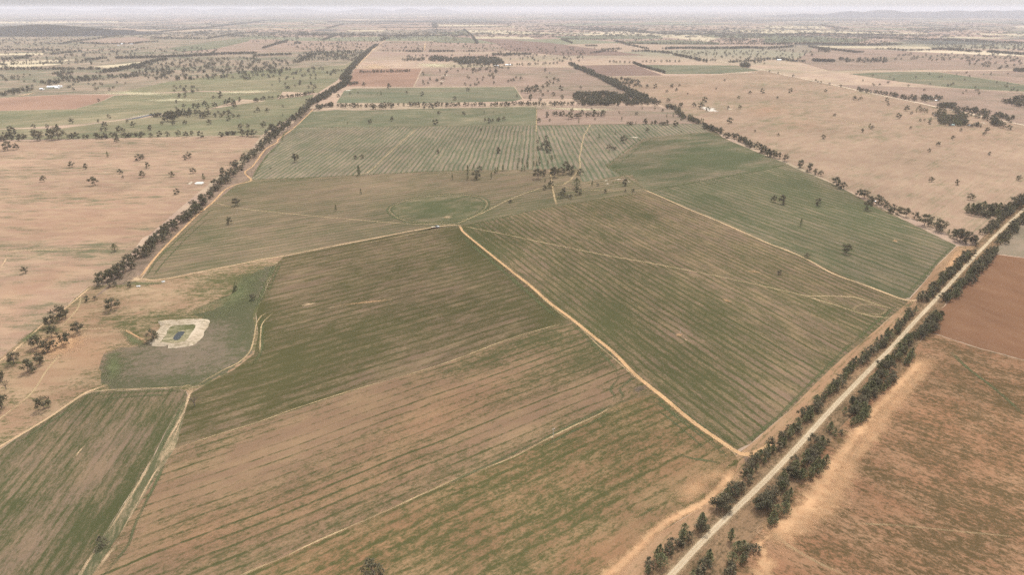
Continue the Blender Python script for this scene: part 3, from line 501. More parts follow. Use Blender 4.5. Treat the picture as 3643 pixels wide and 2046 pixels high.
D_yell = thin('sunburnt_grass', (.46, .41, .26), (.5, .44, .28), .7, .9, 0, .3, .03)
D_green = thin('green_headland', (.078, .086, .038), (.095, .1, .046), .72, .95, 0, .5, .2)
D_gline = thin('green_line', (.07, .08, .038), (.09, .096, .045), .78, .85, 0, .5, .25)
D_straw = thin('straw_line', (.38, .27, .145), (.44, .32, .18), .8, .9, 0, .75, .3)
D_dark = thin('dark_litter', (.14, .1, .075), (.17, .125, .09), .75, .9, 0, .3, .3)
D_grass = thin('rank_grass', (.085, .095, .042), (.12, .12, .06), .85, .9, 0, .35, .15)
D_burn = thin('burnt_ground', (.085, .07, .055), (.12, .095, .075), .8, .9, 0, .5, .3)
D_scrub = thin('far_scrub', (.07, .072, .06), (.09, .09, .072), .9, .8, 0, .35, .006)

ROAD = [(2200, 2250), (2390, 2046), (2524, 1903), (2720, 1713), (2831, 1597), (2943, 1474), (3032, 1379), (3166, 1243), (3198, 1207), (3309, 1087), (3367, 1024), (3425, 959), (3482, 898), (3557, 823), (3643, 744), (3790, 605), (3940, 465)]
ribbon('road', ROAD, 8.5, D_shoulder, .10, 'gravel shoulder of the straight country road', 'road', jit=.15, ends=False)
ribbon('road', ROAD, 3.4, D_road, .15, 'straight pale gravel road between rows of trees', 'road', jit=.08, ends=False)
for o_ in (-.75, .7): ribbon('wheel_track', ROAD, .9, D_wheel, .19, 'pale wheel track worn along the gravel road', 'wheel track', jit=.2, off=o_, ends=False)
T2 = [(1633, 800), (1640, 812), (1651, 828), (1723, 887), (1820, 965), (1879, 1011), (1951, 1074), (2030, 1132), (2109, 1196), (2188, 1260), (2262, 1335), (2357, 1413), (2457, 1496), (2568, 1574), (2618, 1607), (2657, 1618), (2720, 1597), (2760, 1560)]
ribbon('track', T2, 4.0, D_trackp, .14, 'long orange dirt track running down to the gravel road', jit=.12, w2=4.6)
ribbon('track', [(1905, 1040), (1985, 1110), (2040, 1150)], 1.4, D_faint, .145, 'faint wheel line beside the long dirt track', jit=.3)
ribbon('track', [(2060, 1160), (2120, 1222), (2200, 1290), (2290, 1372)], 1.5, D_faint, .145, 'second faint wheel line beside the long dirt track', jit=.3)
ribbon('track', [(2535, 1555), (2570, 1580), (2600, 1600), (2632, 1645)], 1.2, D_straw, .145, 'pale fence line cutting the corner by the road', jit=.3)
T3 = [(2285, 677), (2299, 678), (2361, 704), (2440, 740), (2562, 790), (2720, 860), (2792, 887), (2871, 923), (2964, 974), (3065, 1010), (3137, 1038), (3202, 1063), (3235, 1070), (3262, 1068), (3300, 1040)]
ribbon('track', T3, 3.6, D_track, .14, 'pale dirt track between the striped field and the fine green rows', jit=.25)
T4 = [(499, 990), (539, 934), (589, 877), (640, 826), (697, 769), (733, 740), (765, 711), (801, 675), (837, 657), (884, 646), (893, 637), (871, 615), (882, 602), (898, 592), (920, 563), (945, 530), (986, 506), (993, 492), (1044, 456), (1101, 402), (1116, 385)]
ribbon('track', T4, 3.8, D_trackp, .14, 'orange dirt track following the left tree line', jit=.3)
ribbon('track', [(470, 1004), (507, 993), (539, 997), (611, 989), (719, 966), (827, 945), (920, 925), (1008, 911), (1152, 882), (1295, 855), (1439, 826), (1547, 808), (1601, 801), (1645, 801)], 3.4, D_track, .145, 'pale track from the left tree line to the middle junction', jit=.3)
ribbon('track', [(1270, 872), (1440, 838), (1560, 818), (1605, 810)], 1.6, D_faint, .14, 'faint parallel wheel line below the pale track', jit=.3)
ribbon('track', [(765, 718), (791, 729), (862, 743), (1080, 765), (1223, 778), (1367, 790), (1461, 797), (1547, 797), (1619, 795)], 2.8, D_faint, .14, 'faint straw track crossing the stubble field', jit=.3)
ribbon('track', [(1622, 797), (1645, 788), (1690, 770), (1740, 746), (1800, 715), (1872, 686), (1937, 666), (1975, 657), (2000, 659)], 3.0, D_faint, .14, 'faint track from the junction to the tree clump', jit=.3)
ribbon('track', [(1999, 660), (2030, 639), (2052, 614), (2064, 596), (2062, 565), (2066, 538), (2072, 505), (2080, 477), (2098, 447), (2092, 440), (2077, 437)], 4.0, D_faint.copy(), .14, 'winding pale track through the steep rows', jit=.3)
ribbon('track', [(2000, 660), (2023, 668), (2073, 675), (2141, 677), (2210, 678), (2290, 677)], 3.0, D_faint, .142, 'faint track linking the tree clump to the eastern track', jit=.3)
ribbon('track', [(1648, 805), (1700, 815), (1800, 835), (1962, 869), (2159, 909), (2361, 945), (2555, 984), (2720, 1019), (2792, 1036), (2864, 1052), (2893, 1054), (3008, 1056), (3061, 1063), (3137, 1089), (3205, 1103)], 2.6, D_faint, .14, 'straw coloured track slanting across the striped field', jit=.3)
ribbon('track', [(2850, 1050), (2921, 1071), (2990, 1092), (3079, 1121), (3144, 1130), (3187, 1130)], 3.0, D_faint, .142, 'lower branch of the slanting track by the road corner', jit=.4)
ribbon('track', [(3035, 1100), (3060, 1086), (3110, 1086), (3150, 1098), (3140, 1116), (3090, 1118), (3050, 1112)], 3.4, D_fainter, .145, 'small scuffed turning loop in the striped field', closed=True, ends=False, jit=.4)
ribbon('track', [(1955, 603), (1962, 640), (1970, 690), (1980, 729)], 4.5, D_straw, .13, 'pale bare strip below the tree clump')
ribbon('track', [(325, 1018), (316, 1027), (230, 1099), (151, 1157), (61, 1240), (0, 1285), (-120, 1370)], 2.6, D_track, .14, 'pale track at the left edge of the near pasture', jit=.3)
ribbon('track', [(288, 1050), (280, 1090), (250, 1130), (215, 1165)], 2.2, D_faint, .13, 'short track curving under the near trees')
ribbon('track', [(390, 1365), (340, 1385), (290, 1407), (167, 1491), (0, 1590), (-200, 1710)], 3.0, D_track, .14, 'pale track along the top of the lower left field', jit=.3)
ribbon('track', [(290, 1412), (350, 1392), (470, 1385), (560, 1382), (650, 1376), (668, 1370)], 1.6, D_bare, .14, 'pale fence line above the lower left field', jit=.5)
ribbon('track', [(223, 1250), (165, 1320), (111, 1401), (0, 1490), (-100, 1560)], 2.2, D_faint, .13, 'faint path through the near left grass')
ribbon('track', [(225, 1173), (420, 1168)], 2.0, D_faint, .13, 'faint sheep path toward the earth tank')
ribbon('track', [(-100, 896), (0, 893), (200, 889), (445, 882)], 2.2, D_straw, .13, 'straw fence line across the left paddock')
ribbon('track', [(0, 955), (15, 935), (28, 905)], 3.0, D_bare, .13, 'short bare path at the left edge')
# bare strips along the left headland
for i, (a, w) in enumerate([([(690, 1372), (672, 1410), (655, 1460), (630, 1510), (600, 1560), (575, 1605)], 4.0), ([(655, 1600), (620, 1600), (560, 1612)], 3.2), ([(545, 1625), (525, 1665), (490, 1725), (450, 1790), (400, 1870), (368, 1910)], 3.2), ([(352, 1940), (300, 2020), (270, 2080)], 3.4), ([(580, 1640), (540, 1700), (490, 1790), (440, 1880), (425, 1915)], 2.2), ([(440, 1910), (380, 1980), (330, 2050)], 4.0), ([(650, 1480), (625, 1545), (605, 1590)], 1.2), ([(660, 1395), (685, 1380), (720, 1368)], 5.0)]):
    ribbon('bare_strip', a, w * .72, D_bare, .12 + .002 * i, 'bare straw coloured strip between the lower fields', 'bare ground', jit=.5)
for i, (a, w) in enumerate([([(700, 1372), (790, 1320), (850, 1290), (890, 1250), (905, 1200), (912, 1155), (930, 1125), (960, 1110)], 2.2), ([(925, 1260), (928, 1190), (935, 1150), (975, 1110)], 1.8), ([(640, 1385), (660, 1372), (690, 1375)], 2.5)]):
    ribbon('bare_strip', a, w, D_straw, .13 + .002 * i, 'straw line along the left end of the olive field', 'bare ground', jit=.5)
ribbon('bare_strip', [(640, 1592), (760, 1552), (920, 1502), (1078, 1446), (1279, 1382), (1568, 1298), (1800, 1211), (1908, 1177), (1998, 1153)], 1.3, D_straw, .13, 'thin straw fence line between the olive and sandy fields', 'bare ground', jit=.4)
ribbon('bare_strip', [(760, 2096), (900, 2031), (1010, 1985), (1123, 1930), (1362, 1825), (1607, 1713), (1820, 1630), (1967, 1552), (2112, 1485), (2180, 1448)], 1.8, D_straw, .13, 'ragged straw line between the sandy and patchy fields', 'bare ground', jit=.6)
ribbon('bare_strip', [(1255, 625), (1313, 610), (1370, 558), (1420, 512), (1482, 456)], 3.5, D_faint, .12, 'straw wheel line through the northern rows', 'bare ground')
ribbon('bare_strip', [(1909, 384), (1908, 445), (1907, 470)], 3.0, D_straw, .12, 'pale fence line between two northern fields', 'bare ground')
# green headland lines
HL = [([(520, 985), (560, 925), (640, 846), (720, 775), (760, 742)], 3.0), ([(543, 985), (590, 925), (660, 850), (730, 785)], 2.6), ([(985, 935), (960, 985), (935, 1040), (928, 1075)], 5.0), ([(1000, 935), (975, 990), (955, 1040)], 3.0), ([(975, 940), (945, 1000), (925, 1055), (915, 1100)], 3.0), ([(930, 1120), (930, 1180), (928, 1250), (900, 1300)], 4.0),
      ([(1660, 803), (1760, 780), (1872, 753), (2052, 720), (2292, 686)], 4.0), ([(1655, 820), (1750, 797), (1850, 776)], 2.0), ([(2300, 682), (2411, 660), (2560, 632), (2720, 604), (2790, 584)], 7.0), ([(2330, 690), (2480, 662), (2640, 634)], 3.0), ([(2075, 655), (2150, 642), (2200, 632), (2207, 622), (2180, 605), (2161, 588), (2200, 555), (2250, 515), (2285, 492)], 5.0), ([(2185, 596), (2230, 560), (2290, 512), (2320, 490)], 3.5), ([(2170, 588), (2215, 622), (2260, 652), (2300, 676)], 4.0), ([(2195, 592), (2235, 620), (2275, 645)], 3.0),
      ([(2620, 1570), (2660, 1568), (2720, 1525), (2804, 1448), (2904, 1342), (2993, 1256), (3043, 1215)], 3.2), ([(3043, 1215), (3090, 1172), (3137, 1132), (3180, 1088)], 3.6), ([(3235, 1040), (3280, 990), (3330, 935), (3385, 880)], 3.4), ([(2560, 1545), (2600, 1575), (2630, 1580)], 2.2), ([(1665, 835), (1730, 885), (1830, 972), (1960, 1082)], 2.2), ([(1990, 1095), (2120, 1200), (2270, 1335), (2420, 1455), (2560, 1560)], 2.0),
      ([(1640, 835), (1700, 890), (1800, 972), (1900, 1060), (1990, 1130)], 6.5), ([(2040, 1155), (2110, 1225), (2180, 1300), (2205, 1330)], 4.0),
      ([(2190, 1330), (2200, 1345), (2180, 1370), (2172, 1390), (2185, 1410), (2180, 1430)], 2.0), ([(2240, 1328), (2245, 1350), (2220, 1370), (2205, 1385), (2215, 1410), (2200, 1432)], 2.2),
      ([(2150, 1320), (2195, 1335)], 3.0), ([(2300, 1420), (2340, 1418), (2400, 1470), (2500, 1545), (2590, 1620)], 2.2), ([(2330, 1450), (2400, 1505), (2470, 1565), (2520, 1610)], 2.0), ([(2300, 1440), (2340, 1435), (2440, 1510), (2560, 1605), (2610, 1645)], 2.2),
      ([(2180, 1440), (2060, 1500), (1900, 1580), (1740, 1655), (1560, 1740)], 2.2), ([(2200, 1455), (2080, 1515), (1920, 1595)], 1.6), ([(2400, 1610), (2450, 1630), (2510, 1640), (2580, 1650)], 2.5), ([(2260, 1850), (2300, 1820), (2340, 1795)], 3.0),
      ([(330, 1408), (470, 1397), (620, 1392), (655, 1400)], 3.0), ([(330, 1425), (480, 1412), (620, 1404)], 2.4), ([(655, 1420), (620, 1500), (570, 1610)], 2.5), ([(300, 1425), (200, 1490), (60, 1580)], 2.0), ([(590, 1640), (560, 1710), (520, 1790), (480, 1870), (455, 1940), (400, 2010), (360, 2060)], 2.2),
      ([(905, 638), (1100, 631), (1300, 621), (1511, 610), (1700, 604)], 6.0), ([(905, 646), (1100, 640), (1300, 630)], 3.0), ([(1000, 505), (1048, 455), (1300, 451), (1600, 448), (1905, 446)], 6.0), ([(900, 632), (945, 560), (1000, 506)], 6.0), ([(1460, 620), (1700, 612), (1880, 605)], 3.0),
      ([(3210, 1098), (3240, 1080), (3260, 1085)], 6.0), ([(3135, 1140), (3175, 1100), (3200, 1090)], 3.0), ([(2105, 672), (2020, 690), (1960, 705)], 3.0)]
for i, (a, w) in enumerate(HL): ribbon('green_headland', a, w * (1.35 if w < 2.5 else 1.1), D_green if w > 2.9 else D_gline, .10 + .0015 * i, 'green headland line sown round the edge of a field', 'headland', jit=.4, seed=i * 1.7)
# grassy ring
c0 = g(1560, 745)
ring = T('p', [(1378, 752), (1385, 735), (1430, 714), (1500, 698), (1570, 691), (1650, 690), (1705, 697), (1735, 712), (1738, 730), (1720, 752), (1680, 775), (1620, 788), (1540, 795), (1460, 792), (1405, 775)])
field('paddock', [(1558 + (u - 1558) * .93, 743 + (v - 743) * .9) for u, v in ring], M_disc, .07, 'round green disc of grass inside the ring track', 'paddock', step=14)
ribbon('ring_track', ring, 4.5, D_ringg, .12, 'green outer rim of the grassy ring', 'track', closed=True, ends=False, jit=.2)
ribbon('ring_track', [(CXX + (u - CXX) * .965, CVV + (v - CVV) * .94) for u, v in ring for CXX, CVV in [(1558, 743)]], 2.6, D_fainter, .125, 'straw wheel line inside the grassy ring', 'track', closed=True, ends=False, jit=.2)
ribbon('ring_track', [(1558 + (u - 1558) * .92, 743 + (v - 743) * .88) for u, v in ring], 3.5, D_ringg, .12, 'green inner rim of the grassy ring', 'track', closed=True, ends=False, jit=.2)
# bare, sandy and pale patches
PT = [('bare_patch', D_bare, [(1570, 772), (1590, 766), (1608, 768), (1612, 775), (1598, 779), (1575, 778)], 'ochre oval patch inside the grassy ring'),
  ('bare_patch', D_bare, [(1060, 1090), (1090, 1078), (1130, 1075), (1140, 1078), (1110, 1085), (1080, 1092)], 'pale bare sliver in the olive field'),
  ('bare_patch', D_sandt, [(1180, 1088), (1300, 1072), (1420, 1062), (1400, 1068), (1260, 1085)], 'thin bare streak in the olive field'),
  ('bare_patch', D_bare, [(1150, 1098), (1220, 1086), (1215, 1090), (1160, 1100)], 'small bare streak in the olive field'),
  ('bare_patch', D_bare, [(255, 1635), (275, 1610), (295, 1590), (305, 1585), (290, 1605), (268, 1632)], 'pale scar in the lower left field'),
  ('bare_patch', D_sandt, [(2400, 1190), (2418, 1182), (2432, 1190), (2425, 1200), (2405, 1198)], 'bare patch round a pole in the striped field'),
  ('bare_patch', D_bare, [(2430, 1203), (2438, 1206), (2448, 1215), (2440, 1214)], 'short bare scrape beside a pole'),
  ('bare_patch', D_bare, [(470, 985), (500, 975), (520, 990), (505, 1003), (480, 1003), (440, 1010)], 'bare corner where two dirt tracks meet'),
  ('bare_patch', D_sandt, [(2640, 962), (2690, 965), (2720, 970), (2690, 972)], 'pale smear in the striped field'),
  ('bare_patch', D_sandt, [(2560, 1060), (2590, 1065), (2610, 1080), (2580, 1075)], 'second pale smear in the striped field'),
  ('bare_patch', D_sandt, [(3180, 850), (3200, 858), (3190, 864), (3170, 860)], 'pale fleck in the green rows'),
  ('bare_patch', D_sand, [(2640, 2060), (2690, 1930), (2730, 1910), (2740, 1960), (2780, 2000), (2760, 2060), (2700, 2120)], 'bare orange patch at the bottom right of the road'),
  ('bare_patch', D_sand, [(2640, 1970), (2690, 1920), (2760, 1890), (2740, 1930), (2680, 1990)], 'sandy gateway beside the road'),
  ('bare_patch', D_sand, [(3400, 880), (3440, 872), (3460, 885), (3420, 920), (3380, 965), (3340, 1000), (3330, 985), (3370, 930)], 'sandy strip beside the upper road trees'),
  ('bare_patch', D_sand, [(120, 1200), (240, 1170), (330, 1190), (300, 1240), (180, 1290), (110, 1270)], 'pinkish bare soil under the near left trees'),
  ('bare_patch', D_sand, [(420, 1168), (450, 1170), (520, 1212), (530, 1222), (490, 1205)], 'bare bank leading to the earth tank'),
  ('green_patch', D_grass, [(410, 1170), (440, 1172), (530, 1225), (520, 1245), (460, 1232)], 'rank green grass below the bare bank'),
  ('green_patch', D_grass, [(355, 1320), (370, 1260), (400, 1230), (440, 1225), (450, 1300), (430, 1360), (390, 1385)], 'dark green end of the oval below the earth tank'),
  ('green_patch', D_grass, [(55, 1215), (90, 1190), (150, 1170), (120, 1205), (80, 1235)], 'green strip beside the left track'),
  ('green_patch', D_grass, [(430, 1000), (520, 1005), (620, 1000), (600, 1012), (500, 1020), (430, 1016)], 'green grass round the white troughs'),
  ('green_patch', D_grass, [(840, 980), (900, 950), (985, 935), (960, 1000), (920, 1080), (800, 1130), (680, 1130), (620, 1128), (720, 1090), (800, 1060), (850, 1030)], 'dark green flat right of the earth tank'),
  ('burnt_patch', D_burn, [(2250, 1380), (2270, 1370), (2305, 1368), (2300, 1385), (2270, 1405), (2250, 1400)], 'dark heap of timber beside the long dirt track'),
  ('burnt_patch', D_burn, [(2640, 1625), (2660, 1620), (2690, 1640), (2670, 1660), (2645, 1650)], 'dark litter at the end of the track'),
  ('salt_scald', D_white, [(2484, 378), (2500, 376), (2530, 385), (2560, 394), (2555, 399), (2520, 398), (2500, 390)], 'white clay bank of a dam beside dark trees'),
  ('salt_scald', D_white, [(2515, 378), (2548, 386), (2540, 390)], 'second white clay bank of the same dam'),
  ('salt_scald', D_pale, [(2575, 383), (2600, 384), (2615, 390), (2590, 391)], 'small white scald right of the dam'),
  ('salt_scald', D_pale, [(2560, 260), (2640, 256), (2700, 254), (2700, 257), (2620, 261)], 'pale scald on the right plain'),
  ('salt_scald', D_pale, [(1555, 267), (1600, 264), (1620, 266), (1580, 269)], 'white clay streak in the pinkish paddock'),
  ('salt_scald', D_pale, [(1545, 287), (1590, 285), (1587, 289), (1560, 290)], 'second white clay streak in the pinkish paddock'),
  ('salt_scald', D_white, [(1225, 321), (1255, 319), (1250, 322), (1230, 323)], 'white clay fleck beside the tree line'),
  ('salt_scald', D_pale, [(662, 657), (672, 648), (685, 643), (692, 646), (682, 655), (672, 661)], 'pale left rim of a small dam by the tree line'),
  ('salt_scald', D_pale, [(2235, 486), (2270, 485), (2280, 492), (2245, 491)], 'pale bank of the small dam in the green field'),
  ('salt_scald', D_pale, [(2146, 642), (2160, 640), (2166, 643), (2152, 646)], 'white chip at the left of the broken dam rim'),
  ('salt_scald', D_pale, [(2180, 638), (2200, 636), (2222, 638), (2200, 640)], 'white top edge of the broken dam rim'),
  ('salt_scald', D_pale, [(2225, 640), (2240, 645), (2248, 650), (2236, 648)], 'white right chip of the broken dam rim'),
  ('salt_scald', D_pale, [(2150, 653), (2166, 652), (2172, 656), (2158, 657)], 'white lower chip of the broken dam rim'),
  ('green_patch', D_grass, [(2172, 648), (2195, 644), (2215, 646), (2205, 652), (2182, 654)], 'green floor of the broken dam'),
  ('salt_scald', D_pale, [(430, 422), (520, 405), (575, 402), (560, 407), (500, 417)], 'pale grey creek pool beside the grove'),
  ('salt_scald', D_pale, [(3235, 340), (3290, 340), (3340, 343), (3355, 350), (3310, 348)], 'pale bank behind the far homestead'),
  ('salt_scald', D_pale, [(3485, 434), (3520, 437), (3500, 440)], 'pale yard right of the homestead'),
  ('bare_patch', D_yell, [(300, 330), (420, 322), (510, 325), (640, 330), (600, 340), (460, 340)], 'yellow strip behind the terracotta field'),
  ('bare_patch', D_yell, [(480, 355), (600, 348), (760, 352), (700, 360), (540, 362)], 'yellow strip in the long green pasture'),
  ('bare_patch', D_yell, [(700, 330), (850, 322), (1000, 318), (980, 328), (820, 334)], 'yellow strip near the tree line'),
  ('bare_patch', D_yell, [(1900, 380), (2050, 382), (2220, 386), (2200, 396), (2050, 394), (1920, 390)], 'straw band below the dense grove'),
  ('bare_patch', D_yell, [(1480, 222), (1620, 226), (1600, 240), (1470, 236)], 'pale grass flat before the far woods'),
  ('bare_patch', D_bare, [(1270, 235), (1330, 220), (1420, 236), (1400, 248), (1260, 250)], 'pale bare flat right of the far tree line'),
  ('bare_patch', D_bare, [(0, 350), (60, 340), (130, 325), (170, 315), (120, 335), (40, 348)], 'bare ground before the white farm sheds')]
for i, (nm, mt, pl, lb) in enumerate(PT): patch(nm, pl, mt, .16 + .003 * i, lb, 'scald' if nm == 'salt_scald' else 'ground patch')
ribbon('bare_strip', [(3270, 1270), (3262, 1290), (3210, 1350), (3110, 1462), (3005, 1600), (2935, 1705), (2850, 1800), (2780, 1880), (2740, 1930)], 13., D_sand, .118, 'broad bare sandy band beside the right verge', 'bare ground', jit=.7, w2=16.)
ribbon('bare_strip', [(3300, 1265), (3280, 1300), (3235, 1365), (3140, 1480), (3045, 1615), (2975, 1720), (2890, 1820), (2820, 1900), (2760, 1960)], 18., D_sandt, .114, 'thin ragged sand spreading into the rough paddock', 'bare ground', jit=.6)
ribbon('track', [(2740, 1890), (2800, 1940), (2900, 2000), (3000, 2046), (3100, 2100)], 3., D_fainter, .13, 'scuffed vehicle track leaving the road across the rough paddock', jit=.4)
ribbon('track', [(3020, 1865), (3200, 1872), (3400, 1892), (3643, 1915)], 1.8, D_fainter, .13, 'faint pale line across the rough paddock', jit=.4)
ribbon('green_headland', [(3380, 1250), (3440, 1310), (3520, 1370), (3590, 1430), (3643, 1480)], 5., D_gline, .13, 'green drainage line in the rough paddock', 'headland', jit=.6)
ribbon('bare_strip', [(2110, 2110), (2170, 2045), (2260, 1968), (2330, 1895), (2400, 1845), (2500, 1795), (2580, 1715), (2620, 1660)], 10., D_sand, .116, 'bare orange strip above the road verge', 'bare ground', jit=.5, w2=9.)
ribbon('bare_strip', [(2420, 1800), (2500, 1720), (2560, 1690), (2610, 1672)], 15., D_sandt, .112, 'thin sandy corner by the road', 'bare ground', jit=.5)
# old fence rows and roads on the far plain
ribbon('far_road', [(2200, 150), (2264, 168), (2320, 178), (2357, 186), (2407, 196), (2500, 208), (2586, 222), (2711, 248), (2800, 268), (2993, 308), (3080, 328), (3259, 364), (3340, 383), (3421, 398), (3530, 424), (3643, 445), (3900, 500)], 9.0, thin('far_gravel', (.50, .40, .29), None, .9, .3, 0, .2, .05), .55, 'distant pale gravel road slanting across the right plain', 'road', ends=False)
ribbon('far_road', [(2905, 400), (2990, 424), (3080, 455)], 4., D_faint, .3, 'faint vehicle track on the right paddock')
ribbon('far_road', [(1235, 262), (1290, 215), (1340, 165), (1372, 140)], 12, D_track, .55, 'pale lane beside the far end of the tree line', 'road')
ribbon('far_road', [(1510, 180), (1513, 150)], 12, D_track, .6, 'pale lane in the far middle', 'road')
for i, (pl, lb) in enumerate([([(1140, 74), (1300, 70), (1600, 68), (1830, 72), (2000, 76), (1830, 84), (1500, 80), (1200, 79)], 'dark scrub belt on the far middle plain'), ([(1430, 66), (1700, 66), (1900, 76), (1700, 76)], 'dark scrub belt behind the far middle'),
        ([(1930, 92), (2100, 95), (2280, 108), (2300, 116), (2150, 112), (1980, 102)], 'dark scrub belt right of the far middle'), ([(2300, 116), (2480, 118), (2580, 121), (2480, 124), (2330, 122)], 'thin dark scrub belt on the right plain'),
        ([(2720, 124), (2900, 122), (3200, 124), (3330, 127), (3200, 131), (2900, 130), (2720, 130)], 'long dark scrub belt on the right far plain'), ([(2720, 153), (2900, 152), (3120, 156), (3200, 161), (3000, 164), (2760, 160)], 'near scrub belt on the right plain'), ([(3100, 134), (3300, 136), (3643, 146), (3643, 162), (3300, 161), (3150, 158), (3180, 150)], 'thick scrub belt at the right edge'),
        ([(2350, 68), (2700, 66), (3100, 64), (3400, 66), (3400, 72), (3000, 74), (2500, 76)], 'bluish scrub belt on the far right'), ([(700, 88), (900, 75), (980, 68), (900, 80), (760, 96)], 'dark hedge line on the left far plain'),
        ([(430, 96), (560, 96), (740, 100), (600, 104), (440, 102)], 'scrub line right of the left hill'), ([(0, 66), (300, 66), (500, 70), (200, 72)], 'scrub belt behind the left hill'), ([(1900, 66), (2150, 62), (2400, 66), (2300, 72), (2000, 73)], 'scrub belt on the central far plain')]):
    patch('scrub_belt', pl, D_scrub, .7 + .02 * i, lb, 'scrub')
# ------------------------------------------------------------------ trees
def leafmat(name, c1, c2, c3):
    m = bpy.data.materials.new(name); m.use_nodes = True; k = NT(m.node_tree); k.n.clear()
    P = k.add('ShaderNodeNewGeometry').outputs['Position']
    oi = k.add('ShaderNodeObjectInfo').outputs['Random']
    f = k.math('ADD', k.math('MULTIPLY', k.noise(P, .07, 2), .7), k.math('MULTIPLY', oi, .3))
    a = k.mix(k.smooth(f, .3, .68), rgb(*c1), rgb(*c2))
    a = k.mix(k.smooth(k.noise(P, .9, 3, .7), .45, .72), a, rgb(*c3))
    d = k.add('ShaderNodeBsdfDiffuse'); k.set(d.inputs[0], a)
    t = k.add('ShaderNodeBsdfTranslucent'); k.set(t.inputs[0], a)
    mx = k.add('ShaderNodeMixShader'); mx.inputs[0].default_value = .25; k.l.new(d.outputs[0], mx.inputs[1]); k.l.new(t.outputs[0], mx.inputs[2])
    o = k.add('ShaderNodeOutputMaterial'); k.l.new(mx.outputs[0], o.inputs[0]); return m
L_gum = leafmat('gum_leaves', (.138, .118, .074), (.102, .098, .057), (.20, .172, .112))
L_pine = leafmat('pine_needles', (.172, .164, .084), (.13, .136, .066), (.245, .228, .122))
L_dry = leafmat('dry_twigs', (.16, .12, .085), (.13, .10, .075), (.2, .16, .115))
BARK = plain('bark', (.15, .118, .09), .9, .3, 2.)
def tube(vs, fs, p, q, r0, r1, n=5):
    p = Vector(p); q = Vector(q); d = (q - p); 
    if d.length < 1e-6: return
    d.normalize(); a = d.orthogonal().normalized(); b = d.cross(a); s = len(vs)
    for pt, r in ((p, r0), (q, r1)):
        for i in range(n):
            t = 2 * PI * i / n; vs.append(tuple(pt + a * math.cos(t) * r + b * math.sin(t) * r))
    for i in range(n): j = (i + 1) % n; fs.append((s + i, s + j, s + n + j, s + n + i))
def leafq(vs, fs, c, sz, rr):
    n = Vector((rr.gauss(0, 1), rr.gauss(0, 1), rr.gauss(0, 1) + .5)).normalized(); a = n.orthogonal().normalized()
    a.rotate(__import__('mathutils').Quaternion(n, rr.uniform(0, 6.28))); b = n.cross(a); s = len(vs); l = sz * rr.uniform(.7, 1.35); w = l * rr.uniform(.55, .9)
    for u, v in ((-1, -.6), (.2, -1), (1, .5), (-.3, 1)): vs.append(tuple(c + a * u * l * .5 + b * v * w * .5))
    fs.append((s, s + 1, s + 2, s + 3))
def gum(seed, n=560, sz=.078, clumps=9, spread=.36, low=.42, dens=.8):
    rr = random.Random(seed); tv, tf, cv, cf = [], [], [], []
    lean = Vector((rr.uniform(-.06, .06), rr.uniform(-.06, .06), 0))
    fork = Vector((lean.x, lean.y, rr.uniform(.26, .36)))
    tube(tv, tf, (0, 0, -.01), fork * .55, .034, .026); tube(tv, tf, fork * .55, fork, .026, .022)
    cl = []
    for i in range(clumps):
        a = 6.283 * i / clumps * 1.9 + rr.uniform(-.5, .5); z = low + (.97 - low) * ((i + rr.random()) / clumps) ** .8
        r = spread * rr.uniform(.55, 1.0) * (1.0 - .55 * max(0, (z - .6) / .4) ** 1.5)
        if i == clumps - 1: r *= .3
        cl.append((Vector((lean.x * 2 + math.cos(a) * r, lean.y * 2 + math.sin(a) * r, z - .1)), rr.uniform(.12, .19)))
    for c, r in cl:
        mid = fork.lerp(c, .5) + Vector((0, 0, -.02)); tube(tv, tf, fork, mid, .016, .010, 4); tube(tv, tf, mid, c, .010, .004, 4)
    wt = [r ** 2 for c, r in cl]
    for _ in range(n):
        c, r = rr.choices(cl, wt)[0]
        d = Vector((rr.gauss(0, 1), rr.gauss(0, 1), rr.gauss(0, 1))).normalized() * r * rr.random() ** .42 * rr.uniform(.85, 1.25)
        d.z *= .9; leafq(cv, cf, c + d, sz, rr)
    return tv, tf, cv, cf
def pine(seed, n=460, sz=.07, wid=.30, base=.08, top=1.0):
    rr = random.Random(seed); tv, tf, cv, cf = [], [], [], []
    tube(tv, tf, (0, 0, -.01), (0, 0, .5), .03, .018); tube(tv, tf, (0, 0, .5), (0, 0, .95), .018, .004)
    for i in range(7):
        a = i * 2.4; z = .2 + .09 * i; tube(tv, tf, (0, 0, z), (math.cos(a) * wid * .6, math.sin(a) * wid * .6, z + .12), .008, .003, 4)
    of = rr.uniform(0, 50)
    for _ in range(n):
        t = rr.random() ** .8; z = base + (top - base) * t; a = rr.uniform(0, 6.283)
        pr = wid * (min(1, t / .28) ** .6) * (1 - max(0, (t - .25) / .75) ** 1.6)
        pr *= 1 + .55 * noise.noise((math.cos(a) * 1.4 + of, math.sin(a) * 1.4, z * 4.5))
        r = pr * rr.random() ** .35
        leafq(cv, cf, Vector((math.cos(a) * r, math.sin(a) * r, z)), sz, rr)
    return tv, tf, cv, cf
